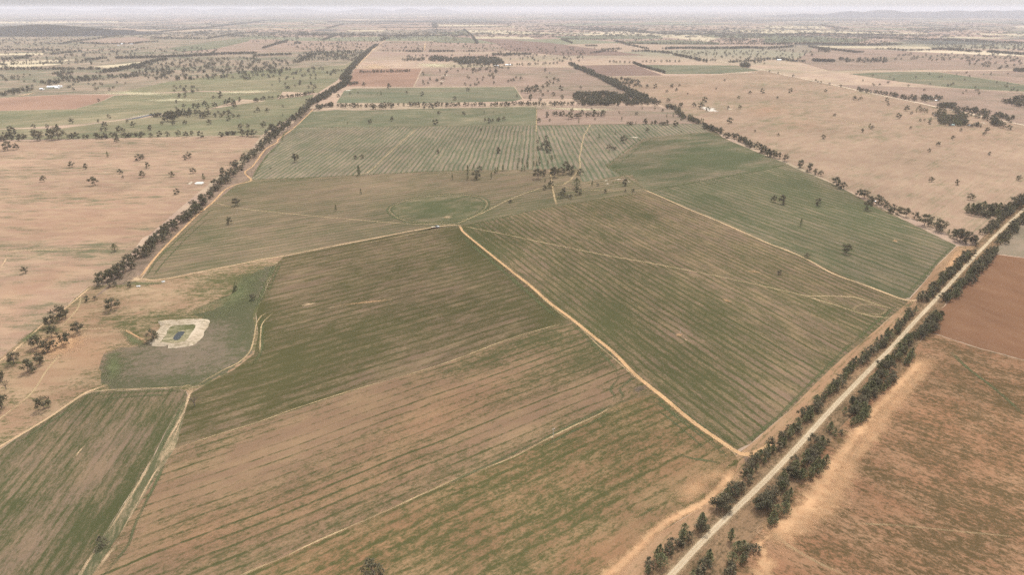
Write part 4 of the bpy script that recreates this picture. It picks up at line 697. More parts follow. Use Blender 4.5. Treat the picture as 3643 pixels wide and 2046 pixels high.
def bare(seed):
    rr = random.Random(seed); tv, tf, cv, cf = [], [], [], []
    tube(tv, tf, (0, 0, -.01), (0, 0, .35), .03, .022)
    for i in range(9):
        a = i * 2.4; e = Vector((math.cos(a) * rr.uniform(.15, .36), math.sin(a) * rr.uniform(.15, .36), rr.uniform(.6, 1.))); m_ = Vector((0, 0, .35)).lerp(e, .5)
        tube(tv, tf, (0, 0, rr.uniform(.2, .35)), m_, .014, .009, 4); tube(tv, tf, m_, e, .009, .003, 4)
        for _ in range(11): leafq(cv, cf, e.lerp(m_, rr.random() * .8) + Vector((rr.gauss(0, .04), rr.gauss(0, .04), rr.gauss(0, .03))), .05, rr)
    return tv, tf, cv, cf
PROTO = {'gum': [gum(i, clumps=6 + i % 5, spread=.31 + .04 * (i % 4), low=.24 + .06 * (i % 4)) for i in range(8)],
         'big': [gum(40 + i, n=700, sz=.07, clumps=13, spread=.44, low=.30) for i in range(3)],
         'pine': [pine(60 + i, wid=.24 + .04 * i) for i in range(5)],
         'thin': [pine(80 + i, wid=.19 + .02 * i, n=380, sz=.07) for i in range(3)],
         'shrub': [pine(90 + i, wid=.50, n=300, sz=.09, base=.02) for i in range(3)], 'bare': [bare(97), bare(98)]}
LEAF = {'gum': L_gum, 'big': L_gum, 'pine': L_pine, 'thin': L_pine, 'shrub': L_gum, 'bare': L_dry}
NAME = {'gum': 'gum_tree', 'big': 'gum_tree', 'pine': 'pine_tree', 'thin': 'pine_tree', 'shrub': 'shrub', 'bare': 'bare_tree'}
KINDW = {'gum': 'olive gum tree', 'big': 'broad leafy gum tree', 'pine': 'dark bushy pine', 'thin': 'slim dark pine', 'shrub': 'low round shrub', 'bare': 'thin leafless tree'}
FARP = {'gum': [gum(i, n=100, sz=.165, clumps=7, spread=.35, low=.28) for i in range(5)], 'pine': [pine(60 + i, n=75, sz=.155, wid=.29) for i in range(3)], 'clump': [gum(30 + i, n=52, sz=.24, clumps=7, spread=.5) for i in range(4)]}
PM = {}
for kd, ls in PROTO.items():
    PM[kd] = []
    for tv, tf, cv, cf in ls:
        a = mesh('trunk', tv, tf); a.materials.append(BARK); b = mesh('crown', cv, cf); b.materials.append(LEAF[kd]); PM[kd].append((a, b))

TREES = []            # x, y, height, kind, label, group, z
def addt(x, y, h, kd, label, group, z=0.0): TREES.append((x, y, h, kd, label, group, z))
HK = {'t': 1.25, 'm': 1.12}
def row(key, pts, sp, lat, h, kinds, label=None, group=None, gap=0.0):
    P2 = [g(*p) for p in T(key, pts)]; sp = sp * (.72 if key[0] == 't' else .85)
    for i in range(len(P2) - 1):
        a, b = P2[i], P2[i + 1]; L = math.dist(a, b); d = ((b[0] - a[0]) / L, (b[1] - a[1]) / L); s = R.uniform(0, sp)
        while s < L:
            if R.random() >= gap:
                o = R.uniform(-lat, lat); kd = R.choice(kinds)
                x = a[0] + d[0] * s - d[1] * o; y = a[1] + d[1] * s + d[0] * o
                addt(x, y, R.uniform(*h) * HK.get(key[0], 1) * (.75 if kd == 'shrub' else 1), kd, label, group)
            s += sp * R.uniform(.6, 1.4)
ORD = 'first second third fourth fifth sixth seventh eighth ninth tenth eleventh twelfth thirteenth fourteenth fifteenth sixteenth seventeenth eighteenth nineteenth twentieth twenty-first twenty-second twenty-third twenty-fourth twenty-fifth twenty-sixth twenty-seventh twenty-eighth twenty-ninth thirtieth thirty-first thirty-second thirty-third thirty-fourth thirty-fifth thirty-sixth thirty-seventh thirty-eighth thirty-ninth fortieth'.split()
def lone(key, lst, where, group, kd='gum', f=1.05):
    s = TR[key][2]; lst = sorted(lst, key=lambda t: t[0])
    for i, t in enumerate(lst):
        (u, v), = T(key, [t[:2]]); kk = t[3] if len(t) > 3 else kd
        lb = t[4] if len(t) > 4 else None
        x, y = g(u, v); lb = lb or f'{KINDW[kk]}, {ORD[i]} from the left {where}'
        if len(lb.split()) > 16: lb = f'tree, {ORD[i]} from the left {where}'
        addt(x, y, mheight(u, v, t[2] / s) * f * R.uniform(.96, 1.04), kk, lb, group)
def scatter(key, poly, n, h, kinds, z=None):
    n = int(n * (2.1 if key[0] == 't' else 1.35)); poly = T(key, poly); us = [p[0] for p in poly]; vs = [p[1] for p in poly]; c = 0; tr = 0
    while c < n and tr < n * 60:
        tr += 1; q = (R.uniform(min(us), max(us)), R.uniform(min(vs), max(vs)))
        if inside(q, poly):
            x, y = g(*q); addt(x, y, R.uniform(*h) * HK.get(key[0], 1), R.choice(kinds), None, None, z(x, y) if z else 0.); c += 1

# verges of the gravel road
VL = ('in the dense row on the far side verge of the gravel road', 'trees along the field side of the gravel road')
def vrow(pts, sp, lat, h, kinds, side, gap=0.):
    lab = 'trees along the field side of the gravel road' if side else 'trees along the ploughed side of the gravel road'
    n0 = len(TREES); row('p', pts, sp * (.68 if side else .68), lat, (h[0] * (.88 if side else .86), h[1] * (.95 if side else .92)), kinds, '?', lab, gap)
    for i in range(n0, len(TREES)):
        t = TREES[i]; t = t if side else (t[0] + 1.3, t[1] - 1.3) + t[2:]; TREES[i] = t[:4] + (f'{KINDW[t[3]]} in the verge row between the gravel road and the ' + ('cropped fields' if side else 'sandy paddock'), lab, 0.)
K1 = ['pine', 'pine', 'gum', 'pine', 'thin', 'big', 'shrub', 'shrub']
vrow([(2300, 2052), (2350, 1995), (2420, 1930), (2455, 1895)], 5.0, 2.6, (6, 9.5), K1, 1)
vrow([(2478, 1882), (2494, 1868)], 5.0, 1.5, (9, 11), ['pine', 'big'], 1)
vrow([(2540, 1815), (2580, 1790), (2630, 1735)], 4.2, 2.6, (6.5, 9.5), ['gum', 'big', 'pine', 'shrub'], 1)
vrow([(2640, 1715), (2720, 1630), (2790, 1570), (2850, 1505), (2890, 1465), (2945, 1405), (3030, 1315), (3130, 1230)], 3.6, 2.4, (5.5, 8.2), K1, 1, .04)
vrow([(3110, 1245), (3160, 1200), (3210, 1150), (3245, 1110)], 4.2, 2.8, (6, 8.5), K1, 1)
vrow([(3275, 1078), (3320, 1035), (3370, 985), (3450, 905)], 4.4, 3.2, (6.5, 9), ['gum', 'gum', 'big', 'pine'], 1)
vrow([(3505, 838), (3550, 790), (3600, 745), (3680, 675)], 5.5, 3.5, (6, 9), ['gum', 'gum', 'pine'], 1)
vrow([(2445, 2055), (2490, 1995), (2520, 1975)], 4.5, 3.0, (6, 8.5), K1, 0)
vrow([(2560, 2040), (2590, 2000), (2640, 1955), (2680, 1940)], 5.0, 3.0, (6, 9), ['pine', 'pine', 'shrub'], 0)
vrow([(2575, 1925), (2590, 1922)], 7, .5, (9, 10), ['thin'], 0)
vrow([(2672, 1822), (2720, 1800), (2740, 1770)], 5.0, 2.4, (8, 10), ['big', 'gum', 'big'], 0)
vrow([(2720, 1868), (2760, 1820), (2800, 1760)], 6.0, 2.2, (6, 8.5), ['pine', 'pine', 'thin'], 0)
vrow([(2745, 1735), (2800, 1690), (2860, 1635), (2900, 1590), (2930, 1570)], 4.4, 3.0, (6.5, 9.5), ['pine', 'pine', 'big', 'gum', 'shrub'], 0)
vrow([(2835, 1712), (2870, 1690), (2920, 1640)], 5.0, 2.4, (7, 9.5), ['pine', 'pine', 'thin'], 0)
vrow([(2935, 1538), (2942, 1528)], 5, .8, (9, 10), ['pine'], 0)
vrow([(2965, 1560), (2985, 1530)], 6, 2, (5, 7), ['pine', 'shrub'], 0)
vrow([(3000, 1480), (3030, 1450), (3060, 1420), (3100, 1385), (3130, 1330)], 4.2, 3.2, (7, 10), K1, 0)
vrow([(3020, 1515), (3055, 1495), (3068, 1462)], 4.6, 2.0, (7.5, 9.5), ['pine', 'pine', 'pine'], 0)
vrow([(3105, 1408), (3145, 1365), (3170, 1345)], 5, 2.0, (6.5, 8.5), ['pine', 'pine', 'gum'], 0)
vrow([(3125, 1325), (3180, 1265), (3220, 1220), (3250, 1200)], 4.0, 3.0, (7, 10), K1, 0)
vrow([(3200, 1295), (3225, 1285), (3235, 1262)], 4.5, 1.5, (7, 9), ['pine', 'pine'], 0)
vrow([(3255, 1200), (3290, 1170), (3320, 1125)], 4.2, 3.6, (8, 10.5), ['big', 'pine', 'gum'], 0)
vrow([(3352, 1072), (3400, 1030), (3450, 985), (3500, 922), (3525, 895)], 4.2, 3.4, (7.5, 10), ['gum', 'big', 'gum', 'pine'], 0)
vrow([(3545, 872), (3590, 825), (3640, 775), (3720, 700)], 5.0, 4.0, (7, 10), ['gum', 'gum', 'big', 'pine'], 0)
# litter of low shrubs under the verge trees is part of the verge; the left tree line
TLL = 'trees of the left tree line'
def trow(key, pts, sp, lat, h, kinds, where, group, gap=0.):
    n0 = len(TREES); row(key, pts, sp, lat, h, kinds, '?', group, gap)
    for i in range(n0, len(TREES)): t = TREES[i]; TREES[i] = t[:4] + (f'{KINDW[t[3]]} {where}', group, 0.)
KG = ['gum', 'gum', 'gum', 'big', 'gum', 'shrub']
trow('p', [(349, 1050), (346, 1048)], 9, .5, (10, 11), ['gum'], 'at the near foot of the left tree line', TLL)
trow('p', [(335, 1030), (388, 1000), (440, 975), (470, 950)], 7.5, 3.5, (11, 14), ['gum', 'big'], 'in the near part of the left tree line', TLL)
trow('p', [(470, 945), (503, 910), (545, 878), (580, 850), (618, 812), (650, 790), (683, 765), (715, 730), (735, 705), (765, 685)], 5.8, 6.0, (8.5, 13), KG, 'in the near part of the left tree line', TLL, .14)
trow('p', [(765, 682), (790, 655), (822, 630), (850, 596), (880, 570), (911, 545), (940, 520), (972, 485), (1000, 468), (1030, 443), (1060, 416), (1090, 388), (1118, 364)], 6.5, 8, (8.5, 13.5), KG, 'in the dense middle stretch of the left tree line', TLL, .12)
for off in (0, 1, 2): row('p', [(1118 - 8 * off, 366), (1150, 350 - 2 * off), (1185, 325), (1225, 302), (1240, 275)], 9, 13, (9, 14), ['gum'])
row('p', [(1190, 322), (1225, 306), (1274, 298)], 9, 10, (9, 13), ['gum'])
for off in (0, 1): row('p', [(1222, 285), (1245, 250), (1272, 220), (1297, 195), (1318, 175), (1340, 160)], 10, 14, (9, 14), ['gum'])
row('m2', [(660, 420), (650, 400), (720, 395), (800, 380)], 8, 5, (8, 12), ['gum'])
# crossing row, grove, diagonal row
CR = 'trees of the crossing row'
row('m2', [(680, 390), (1000, 395), (1400, 385), (1700, 385), (2000, 385), (2560, 380)], 9, 9, (8, 12.5), ['gum'], None, None, .12)
row('m2', [(1140, 412), (1280, 408), (1420, 400)], 16, 6, (8, 12), ['gum']); row('m2', [(1700, 410), (1780, 405)], 14, 4, (8, 12), ['gum'])
row('m3', [(0, 380), (150, 372), (350, 378), (700, 372), (1000, 372)], 8, 9, (8, 12), ['gum'], None, None, .15)
scatter('m3', [(650, 290), (700, 265), (850, 262), (1000, 258), (1130, 270), (1250, 250), (1380, 290), (1440, 330), (1540, 350), (1530, 375), (1300, 378), (1000, 378), (800, 378), (680, 330)], 330, (8, 13), ['gum'])
for off in (0, 1): row('m3', [(690, 5), (780, 35), (850, 68), (930, 100), (980, 130), (1080, 175), (1160, 215), (1260, 265), (1360, 300)], 9, 13, (8, 13), ['gum'])
scatter('m3', [(930, 90), (1010, 110), (1100, 130), (1160, 200), (1250, 230), (1200, 250), (1050, 190), (960, 130)], 70, (8, 13), ['gum'])
scatter('m3', [(1140, 120), (1310, 135), (1320, 180), (1240, 200), (1150, 170)], 26, (8, 12), ['gum'])
DR = 'trees of the diagonal row beside the pale paddock'
trow('p', [(2375, 380), (2404, 391), (2420, 412), (2450, 425), (2483, 441)], 9, 6, (8, 12), ['gum'], 'in the far part of the diagonal tree row', DR)
trow('m3', [(1960, 600), (2060, 630), (2150, 660)], 6, 5, (9, 13), ['gum', 'big'], 'in the middle part of the diagonal tree row', DR)
trow('m3', [(2170, 690), (2300, 710)], 6, 5, (9, 13), ['gum', 'big'], 'in the middle part of the diagonal tree row', DR)
trow('m3', [(2320, 725), (2440, 795)], 7, 4, (8, 12), ['gum'], 'in the middle part of the diagonal tree row', DR)
trow('m3', [(1740, 520), (1790, 500), (1850, 540), (1930, 560)], 9, 9, (8, 12), ['gum', 'thin'], 'in the far part of the diagonal tree row', DR)
trow('m3', [(1700, 490), (1730, 480)], 9, 3, (9, 12), ['gum'], 'in the far part of the diagonal tree row', DR)
trow('m3', [(2530, 835), (2570, 860)], 8, 4, (10, 14), ['big'], 'in the middle part of the diagonal tree row', DR)
lone('m3', [(2485, 803, 68, 'gum')], 'of the gap in the diagonal tree row', DR)
trow('m4', [(20, 870), (110, 895)], 6, 3, (11, 14), ['big', 'gum'], 'in the paired clumps of the diagonal tree row', DR)
lone('m4', [(150, 905, 65), (200, 925, 72), (340, 990, 75), (440, 1035, 85), (495, 1058, 60), (558, 1072, 55)], 'among the spaced trees of the diagonal row', DR)
lone('m4', [(708, 1170, 85), (735, 1195, 75, 'big'), (785, 1200, 70, 'big'), (935, 1280, 80), (985, 1290, 85, 'big'), (1040, 1345, 75), (1075, 1340, 50), (1130, 1355, 95, 'big'), (1180, 1385, 75), (1220, 1400, 60), (1265, 1430, 70), (1240, 1440, 50, 'shrub')], 'in the near clumps of the diagonal row', DR)
lone('n4', [(1240, 50, 60), (1330, 70, 80), (1400, 90, 95, 'big'), (1480, 110, 75), (1575, 175, 125, 'big'), (1615, 165, 60), (1735, 230, 120, 'big'), (1700, 225, 70), (1815, 265, 55, 'thin'), (1860, 300, 90), (1930, 340, 140, 'big'), (1990, 350, 120, 'big'), (2050, 360, 100), (1900, 310, 110), (2070, 345, 70)], 'at the road end of the diagonal row', DR)
G1 = 'trees of the plantation block by the upper road'
lone('m4', [(1995, 1435, 90, 'pine'), (2040, 1440, 95, 'pine'), (2080, 1430, 80, 'pine'), (2100, 1445, 110), (2150, 1435, 105, 'pine'), (2200, 1445, 100), (2230, 1440, 90, 'pine'), (2270, 1430, 95), (2310, 1440, 100, 'pine'), (2350, 1445, 90), (2390, 1430, 95, 'pine'), (2430, 1440, 70), (2490, 1390, 140, 'big'), (2540, 1370, 120, 'big')], 'in the plantation block by the upper road', G1)
scatter('m4', [(1980, 1445), (2450, 1430), (2440, 1480), (2200, 1490), (2050, 1475)], 16, (7, 9), ['gum', 'pine'])
# left hedge row
HR = 'trees of the hedge row across the left paddocks'
lone('m1', [(10, 730, 60), (60, 712, 70), (115, 650, 75), (130, 700, 70), (190, 725, 65), (240, 705, 50), (320, 655, 40), (330, 705, 60), (400, 720, 105, 'big'), (490, 650, 50), (500, 700, 85), (585, 712, 130, 'big'), (690, 708, 45), (730, 700, 55), (770, 700, 60), (845, 707, 45), (875, 702, 45), (950, 700, 55), (985, 706, 60), (1040, 705, 60), (1105, 690, 50), (1150, 700, 60), (1158, 738, 50), (1210, 690, 40), (1260, 694, 50), (1290, 690, 45), (1340, 685, 40), (1385, 692, 50), (1490, 690, 45), (1590, 682, 55), (1660, 680, 45), (1765, 680, 60), (1850, 692, 60), (1900, 672, 50), (1985, 690, 60), (2185, 688, 50), (2250, 668, 40), (2300, 664, 40), (2400, 680, 70), (2450, 682, 60)], 'in the hedge row across the left paddocks', HR)
scatter('m1', [(0, 690), (130, 650), (270, 680), (300, 700), (180, 728), (0, 730)], 12, (6, 8), ['gum']); scatter('m1', [(920, 680), (1080, 680), (1070, 708), (930, 702)], 6, (5, 7), ['gum'])
scatter('m1', [(1220, 672), (1430, 650), (1430, 690), (1230, 692)], 10, (5, 7), ['gum']); scatter('m1', [(2170, 670), (2330, 640), (2330, 670), (2180, 688)], 8, (5, 7), ['gum'])
# lone trees of the left tan paddock
lone('m1', [(440, 1127, 62), (715, 985, 62), (845, 1005, 56, 'big'), (945, 1167, 88), (1070, 885, 50, 'pine'), (1185, 1057, 52, 'bare'), (1225, 1095, 30, 'shrub'), (1380, 922, 62, 'big'), (1412, 905, 50), (1450, 995, 60), (1410, 1090, 68), (1700, 1087, 62), (1832, 915, 48), (1875, 897, 62), (1915, 1050, 56), (2020, 1110, 56, 'pine'), (1760, 1257, 58, 'bare'), (2195, 1062, 72), (2290, 967, 36, 'shrub')], 'scattered over the tan left paddock', 'lone trees of the tan left paddock')
lone('m1', [(80, 822, 92, 'big'), (170, 815, 66)], 'in the pair below the left hedge row', 'pair below the left hedge row')
lone('n1', [(258, 648, 70, 'gum', 'lone crooked gum on a bare patch in the lower left paddock'), (1143, 432, 76, 'pine', 'slim dark pine at the right end of the straw fence line')], '', 'lone trees of the lower left paddock')
lone('n1', [(1100, 1017, 128, 'big', 'broad rounded gum standing in the near pasture below the tree line'), (860, 932, 60, 'gum', 'small gum beside the fork of the pale left track'), (940, 916, 45, 'shrub', 'low shrub between the fork and the tall gums'), (1140, 778, 54, 'shrub', 'round shrub left of the white trough'), (1280, 788, 58, 'shrub', 'dark round shrub nearest the white trough'), (1085, 788, 48, 'shrub', 'pale shrub at the foot of the tree line'),
   (590, 1115, 145, 'big', 'wide gum astride the pale left track'), (655, 1085, 85, 'gum', 'smaller gum touching the wide gum on the track'), (495, 1190, 110, 'gum', 'upper gum of the stacked pair beside the left track'), (512, 1282, 110, 'gum', 'lower gum of the stacked pair beside the left track'), (775, 1242, 128, 'big', 'leafy gum at the start of the sheep path'), (690, 1347, 122, 'gum', 'dense gum below the leafy one in the pinkish bare soil'), (385, 1382, 132, 'gum', 'left gum of the three on pinkish soil'), (475, 1430, 112, 'gum', 'sparse middle gum of the three on pinkish soil'), (540, 1407, 98, 'gum', 'right gum of the three on pinkish soil'), (1535, 1312, 112, 'big', 'gum leaning over the corner of the earth tank'), (2505, 908, 68, 'gum', 'small dark gum at the upper end of the dark green flat')], '', 'gums of the near left pasture')
lone('b1', [(90, 98, 84, 'big', 'broad gum at the far left edge of the near pasture'), (180, 157, 86, 'gum', 'thin gum right of the broad one at the left edge'), (258, 107, 76, 'gum', 'small gum above the faint path'), (12, 378, 105, 'gum', 'gum cut by the left edge above the lower field'), (40, 262, 62, 'bare', 'sparse sapling at the left edge of the pasture'), (8, 210, 62, 'gum', 'small gum cut by the left edge'), (285, 388, 84, 'big', 'spreading gum in the grass above the lower left field'), (1245, 368, 70, 'bare', 'sparse twiggy tree where the fence lines meet'), (655, 1268, 66, 'shrub', 'dark round bush on the straw strip near the bottom')], '', 'gums of the near left pasture')
lone('b2', [(775, 1460, 88, 'big', 'round dark gum cut by the bottom edge')], '', 'gums of the bottom field')
lone('n1', [(2262, 157, 72, 'gum', 'slim gum in the olive stubble right of the tree line')], '', 'trees of the stubble field')
lone('m1', [(2340, 1368, 84, 'big', 'dense round gum beside the faint straw track'), (2010, 1428, 46, 'pine', 'small pine on the edge of the orange track')], '', 'trees of the stubble field')
# northern striped field and strip above it
lone('m2', [(1158, 556, 46), (1388, 528, 48, 'big'), (935, 562, 25, 'thin'), (1845, 467, 36), (2083, 462, 32), (1812, 567, 52), (1790, 545, 30), (2335, 552, 50), (2300, 530, 32), (2375, 532, 34), (2440, 530, 42), (2480, 522, 38), (2420, 528, 25), (2290, 450, 28, 'thin'), (2378, 455, 25, 'thin'), (2100, 475, 25)], 'in the smooth green strip', 'trees of the smooth green strip')
lone('m2', [(405, 937, 84, 'gum'), (1010, 907, 42), (1075, 902, 42), (1050, 1067, 94, 'thin'), (1830, 852, 42), (2437, 847, 58, 'gum'), (2250, 627, 26), (2410, 632, 16, 'shrub'), (175, 1005, 18, 'shrub')], 'in the striped grey green field', 'trees of the striped grey green field')
lone('m2', [(2127, 1047, 74, 'thin'), (2125, 1112, 66, 'thin'), (2240, 1022, 50, 'gum'), (2215, 1107, 92, 'big'), (2187, 1000, 46, 'thin'), (1975, 1112, 54, 'thin'), (2360, 1102, 62, 'thin'), (2400, 1052, 62, 'pine'), (2420, 1040, 50, 'thin'), (2475, 1022, 52, 'pine')], 'in the loose group at the edge of the rows', 'loose group at the edge of the rows')
lone('m2', [(1070, 1257, 56, 'thin'), (822, 1417, 58, 'thin'), (2545, 1338, 28, 'shrub')], 'alone in the stubble field', 'trees of the stubble field')
lone('m2', [(103, 592, 58), (150, 442, 46), (50, 440, 46), (297, 392, 26), (295, 482, 30, 'thin'), (10, 682, 72), (130, 672, 60), (185, 640, 80), (215, 662, 100, 'big'), (280, 585, 60), (220, 695, 40), (15, 445, 20)], 'on the green pasture beside the tree line', 'trees of the green pasture beside the tree line')
# tree clump in the middle
MC = 'trees of the middle clump'
lone('m3', [(395, 812, 92, 'big'), (430, 845, 60), (315, 817, 42), (310, 747, 34), (400, 712, 46, 'big'), (425, 770, 42), (335, 705, 22), (350, 812, 40), (215, 912, 50, 'thin'), (130, 942, 48, 'thin'), (160, 952, 48, 'thin'), (330, 962, 76, 'thin'), (115, 1000, 50, 'thin'), (210, 985, 52, 'pine'), (155, 1027, 38, 'pine'), (185, 1022, 48, 'thin'), (275, 977, 52, 'thin'), (305, 972, 42, 'thin'), (415, 967, 48, 'thin'), (452, 922, 50, 'pine'), (485, 902, 34, 'thin'), (200, 950, 30, 'thin')], 'in the scattered pines above the middle clump', MC)
lone('m3', [(320, 1107, 104, 'big'), (372, 1075, 64), (485, 1088, 104, 'big'), (455, 1060, 70), (600, 1012, 84, 'big'), (560, 1062, 72), (622, 1052, 84), (740, 1062, 66, 'big'), (645, 1070, 42, 'bare'), (438, 1187, 74, 'big'), (385, 1207, 42), (387, 1137, 42, 'thin'), (698, 1200, 104, 'pine'), (710, 1257, 72), (585, 1258, 70, 'big'), (540, 1293, 64, 'big'), (645, 1297, 44, 'bare'), (603, 1290, 34, 'bare'), (853, 1172, 50, 'thin'), (905, 1175, 32, 'bare'), (978, 1242, 44), (1168, 1172, 72, 'big'), (1182, 1232, 28), (1255, 1232, 32), (45, 1340, 36)], 'in the middle clump where the tracks meet', MC)
lone('m3', [(1400, 638, 46), (1170, 747, 74, 'big'), (1082, 662, 34, 'thin'), (922, 702, 44, 'thin'), (815, 677, 26), (1018, 802, 42), (1055, 822, 38), (1080, 810, 30), (1020, 837, 22, 'shrub'), (1738, 642, 16, 'shrub'), (1040, 800, 26)], 'in the steep rows and pasture right of the clump', 'trees of the steep rows')
lone('m3', [(413, 492, 54), (500, 482, 56), (530, 478, 40), (560, 480, 50), (620, 512, 70), (652, 442, 44), (700, 500, 50), (715, 502, 60), (750, 472, 54), (720, 552, 42, 'thin'), (800, 490, 54), (845, 422, 26), (880, 482, 62), (940, 482, 58), (970, 472, 52), (335, 542, 44), (435, 535, 26), (880, 522, 24), (470, 470, 36), (830, 480, 40), (915, 480, 40), (1145, 527, 40, 'pine'), (1120, 452, 24), (1290, 472, 36)], 'in the clumps of the tan paddock below the grove', 'clumps of the tan paddock below the grove')
lone('m3', [(1390, 557, 54), (1385, 560, 36), (1440, 565, 36), (1470, 557, 34), (1525, 572, 38), (1545, 572, 38), (1600, 567, 46), (1680, 582, 54), (1205, 568, 36, 'bare'), (1225, 570, 38, 'bare'), (1245, 570, 36, 'bare'), (1285, 562, 32, 'thin'), (1490, 560, 30), (1560, 570, 34), (1665, 580, 34)], 'in the broken hedge above the dark green field', 'broken hedge above the dark green field')
lone('m3', [(545, 227, 48), (740, 212, 34), (465, 282, 38), (235, 322, 54), (340, 337, 40), (290, 207, 44), (300, 235, 60), (405, 187, 48), (215, 252, 62, 'big'), (240, 248, 50), (265, 215, 34), (510, 142, 38), (475, 125, 34), (475, 165, 30), (70, 137, 34), (150, 117, 28), (105, 110, 28), (385, 42, 34), (430, 62, 22), (552, 312, 42), (358, 207, 38), (270, 250, 36), (160, 247, 34), (218, 190, 20), (335, 252, 34, 'bare'), (417, 245, 26), (405, 105, 22), (435, 150, 30), (360, 285, 34), (108, 290, 28)], 'in the pinkish paddock left of the grove', 'trees of the pinkish paddock')
lone('m3', [(1390, 202, 38), (1475, 207, 44, 'big'), (1325, 200, 36), (1690, 232, 32), (1635, 205, 34), (1595, 248, 28), (1650, 187, 28), (1720, 190, 28), (1960, 342, 54, 'big'), (1855, 392, 48, 'big'), (1920, 407, 68, 'big'), (2000, 435, 46), (2193, 415, 38), (2316, 412, 42), (2205, 552, 58, 'big'), (2465, 642, 28), (2420, 262, 34), (2537, 252, 44), (2165, 137, 26, 'shrub'), (2080, 217, 24), (1800, 267, 22), (1608, 342, 38), (2298, 312, 32, 'bare')], 'on the pale paddock right of the grove', 'lone trees of the pale paddock')
lone('m3', [(1605, 405, 44), (1625, 408, 50), (1645, 412, 48), (1665, 412, 46), (1725, 392, 42), (1740, 385, 40), (1690, 422, 30), (1473, 418, 42, 'thin'), (1348, 417, 28, 'thin'), (1545, 437, 32), (1590, 492, 32, 'thin'), (1655, 487, 34, 'pine')], 'right of the grove end', 'trees right of the grove end')
lone('m4', [(258, 252, 48, 'big'), (603, 247, 32), (128, 312, 30), (880, 322, 44), (955, 317, 28), (925, 328, 22), (1205, 342, 44), (1220, 377, 28), (1397, 427, 54), (1325, 507, 52), (1455, 462, 28), (1035, 600, 46, 'pine'), (1060, 612, 42), (963, 642, 44), (573, 707, 44, 'big'), (130, 677, 28), (693, 482, 28, 'bare'), (1437, 607, 28, 'bare'), (1858, 712, 42), (1712, 772, 42), (1620, 837, 38, 'bare'), (2215, 867, 34, 'bare'), (2195, 642, 54, 'big'), (2178, 672, 36), (1940, 632, 34), (1650, 1132, 48), (1905, 1162, 52, 'big'), (2510, 1117, 54), (2040, 1312, 64), (2405, 617, 48)], 'on the pale right paddock', 'lone trees of the pale right paddock')
lone('m4', [(90, 1328, 66), (185, 1352, 88), (515, 1367, 72, 'bare'), (1000, 1408, 98)], 'in the far corner of the fine green rows', 'trees of the fine green rows')
lone('n4', [(355, 177, 72, 'thin', 'slim dark pine in the fine green rows'), (795, 452, 98, 'big', 'round leafy gum in the fine green rows'), (425, 492, 52, 'shrub', 'low bush on the pale track beside the green rows'), (140, 657, 46, 'bare', 'tiny sapling in the striped field')], '', 'trees of the fine green rows')
# green pasture trees and grove on the left
lone('m1', [(720, 552, 54, 'big'), (1080, 502, 42), (970, 542, 32), (1268, 547, 34), (1325, 587, 56), (1035, 592, 60), (1010, 632, 42), (1048, 632, 40), (1195, 642, 62, 'big'), (1230, 642, 42), (1480, 622, 52), (1610, 567, 34), (1715, 572, 54), (1835, 562, 42), (2085, 562, 54, 'big'), (2270, 527, 46), (2390, 607, 52), (2460, 602, 46), (980, 337, 32), (330, 602, 44), (475, 602, 42), (580, 605, 48)], 'on the green pasture above the hedge row', 'trees of the left green pasture')
GV = 'trees of the grove in the left green pasture'
lone('m1', [(1500, 492, 40), (1540, 490, 34), (1590, 492, 40), (1660, 532, 92, 'big'), (1710, 532, 96, 'big'), (1690, 500, 70), (1770, 482, 72), (1820, 465, 60), (1880, 452, 60), (1862, 492, 42), (1940, 472, 62), (1985, 492, 72), (2030, 497, 70), (2060, 482, 64), (2130, 492, 44), (2168, 455, 32), (2195, 492, 40), (2225, 467, 42), (2260, 472, 54), (2310, 492, 34), (2370, 497, 36), (1915, 402, 52), (1965, 402, 46), (1825, 397, 44), (2035, 382, 54), (2135, 400, 60, 'big'), (2062, 412, 46), (2242, 367, 54), (2290, 362, 62), (2335, 368, 50), (2322, 400, 46), (2372, 337, 44), (2540, 342, 44), (2120, 308, 34), (2180, 302, 62), (1780, 297, 46), (1835, 297, 44), (1745, 412, 26), (1745, 352, 32)], 'in the grove on the left green pasture', GV)
scatter('m1', [(1480, 480), (1900, 430), (1900, 470), (1730, 520), (1640, 510)], 24, (7, 10), ['gum'])
scatter('m1', [(0, 270), (340, 190), (330, 230), (150, 270), (0, 290)], 26, (8, 12), ['gum']); scatter('m1', [(400, 150), (640, 110), (1300, 70), (1420, 90), (900, 135), (620, 150), (450, 190)], 90, (8, 12), ['gum'])
row('m1', [(0, 25), (300, 22), (700, 20), (1000, 22)], 14, 8, (8, 12), ['gum']); row('m1', [(950, 60), (1100, 45), (1300, 15), (1450, 0)], 11, 14, (8, 13), ['gum'])
scatter('m1', [(440, 40), (720, 30), (720, 100), (560, 110)], 22, (8, 12), ['gum']); scatter('m1', [(1250, 50), (1700, 30), (1900, 100), (2300, 60), (2560, 20), (2560, 130), (2250, 110), (1800, 130), (1500, 120)], 90, (8, 12), ['gum'])
scatter('m1', [(700, 140), (1350, 150), (1300, 220), (650, 240)], 14, (7, 10), ['gum']); scatter('m1', [(1690, 190), (2000, 200), (1900, 290), (1720, 280)], 12, (7, 10), ['gum'])
row('m1', [(600, 90), (560, 60)], 14, 8, (8, 12), ['gum']); scatter('m1', [(0, 80), (300, 70), (350, 150), (60, 150)], 14, (7, 11), ['gum'])
scatter('m2', [(0, 20), (700, 0), (900, 20), (760, 100), (400, 140), (0, 90)], 46, (8, 12), ['gum']); scatter('m2', [(150, 150), (720, 100), (600, 230), (130, 220)], 14, (7, 10), ['gum'])
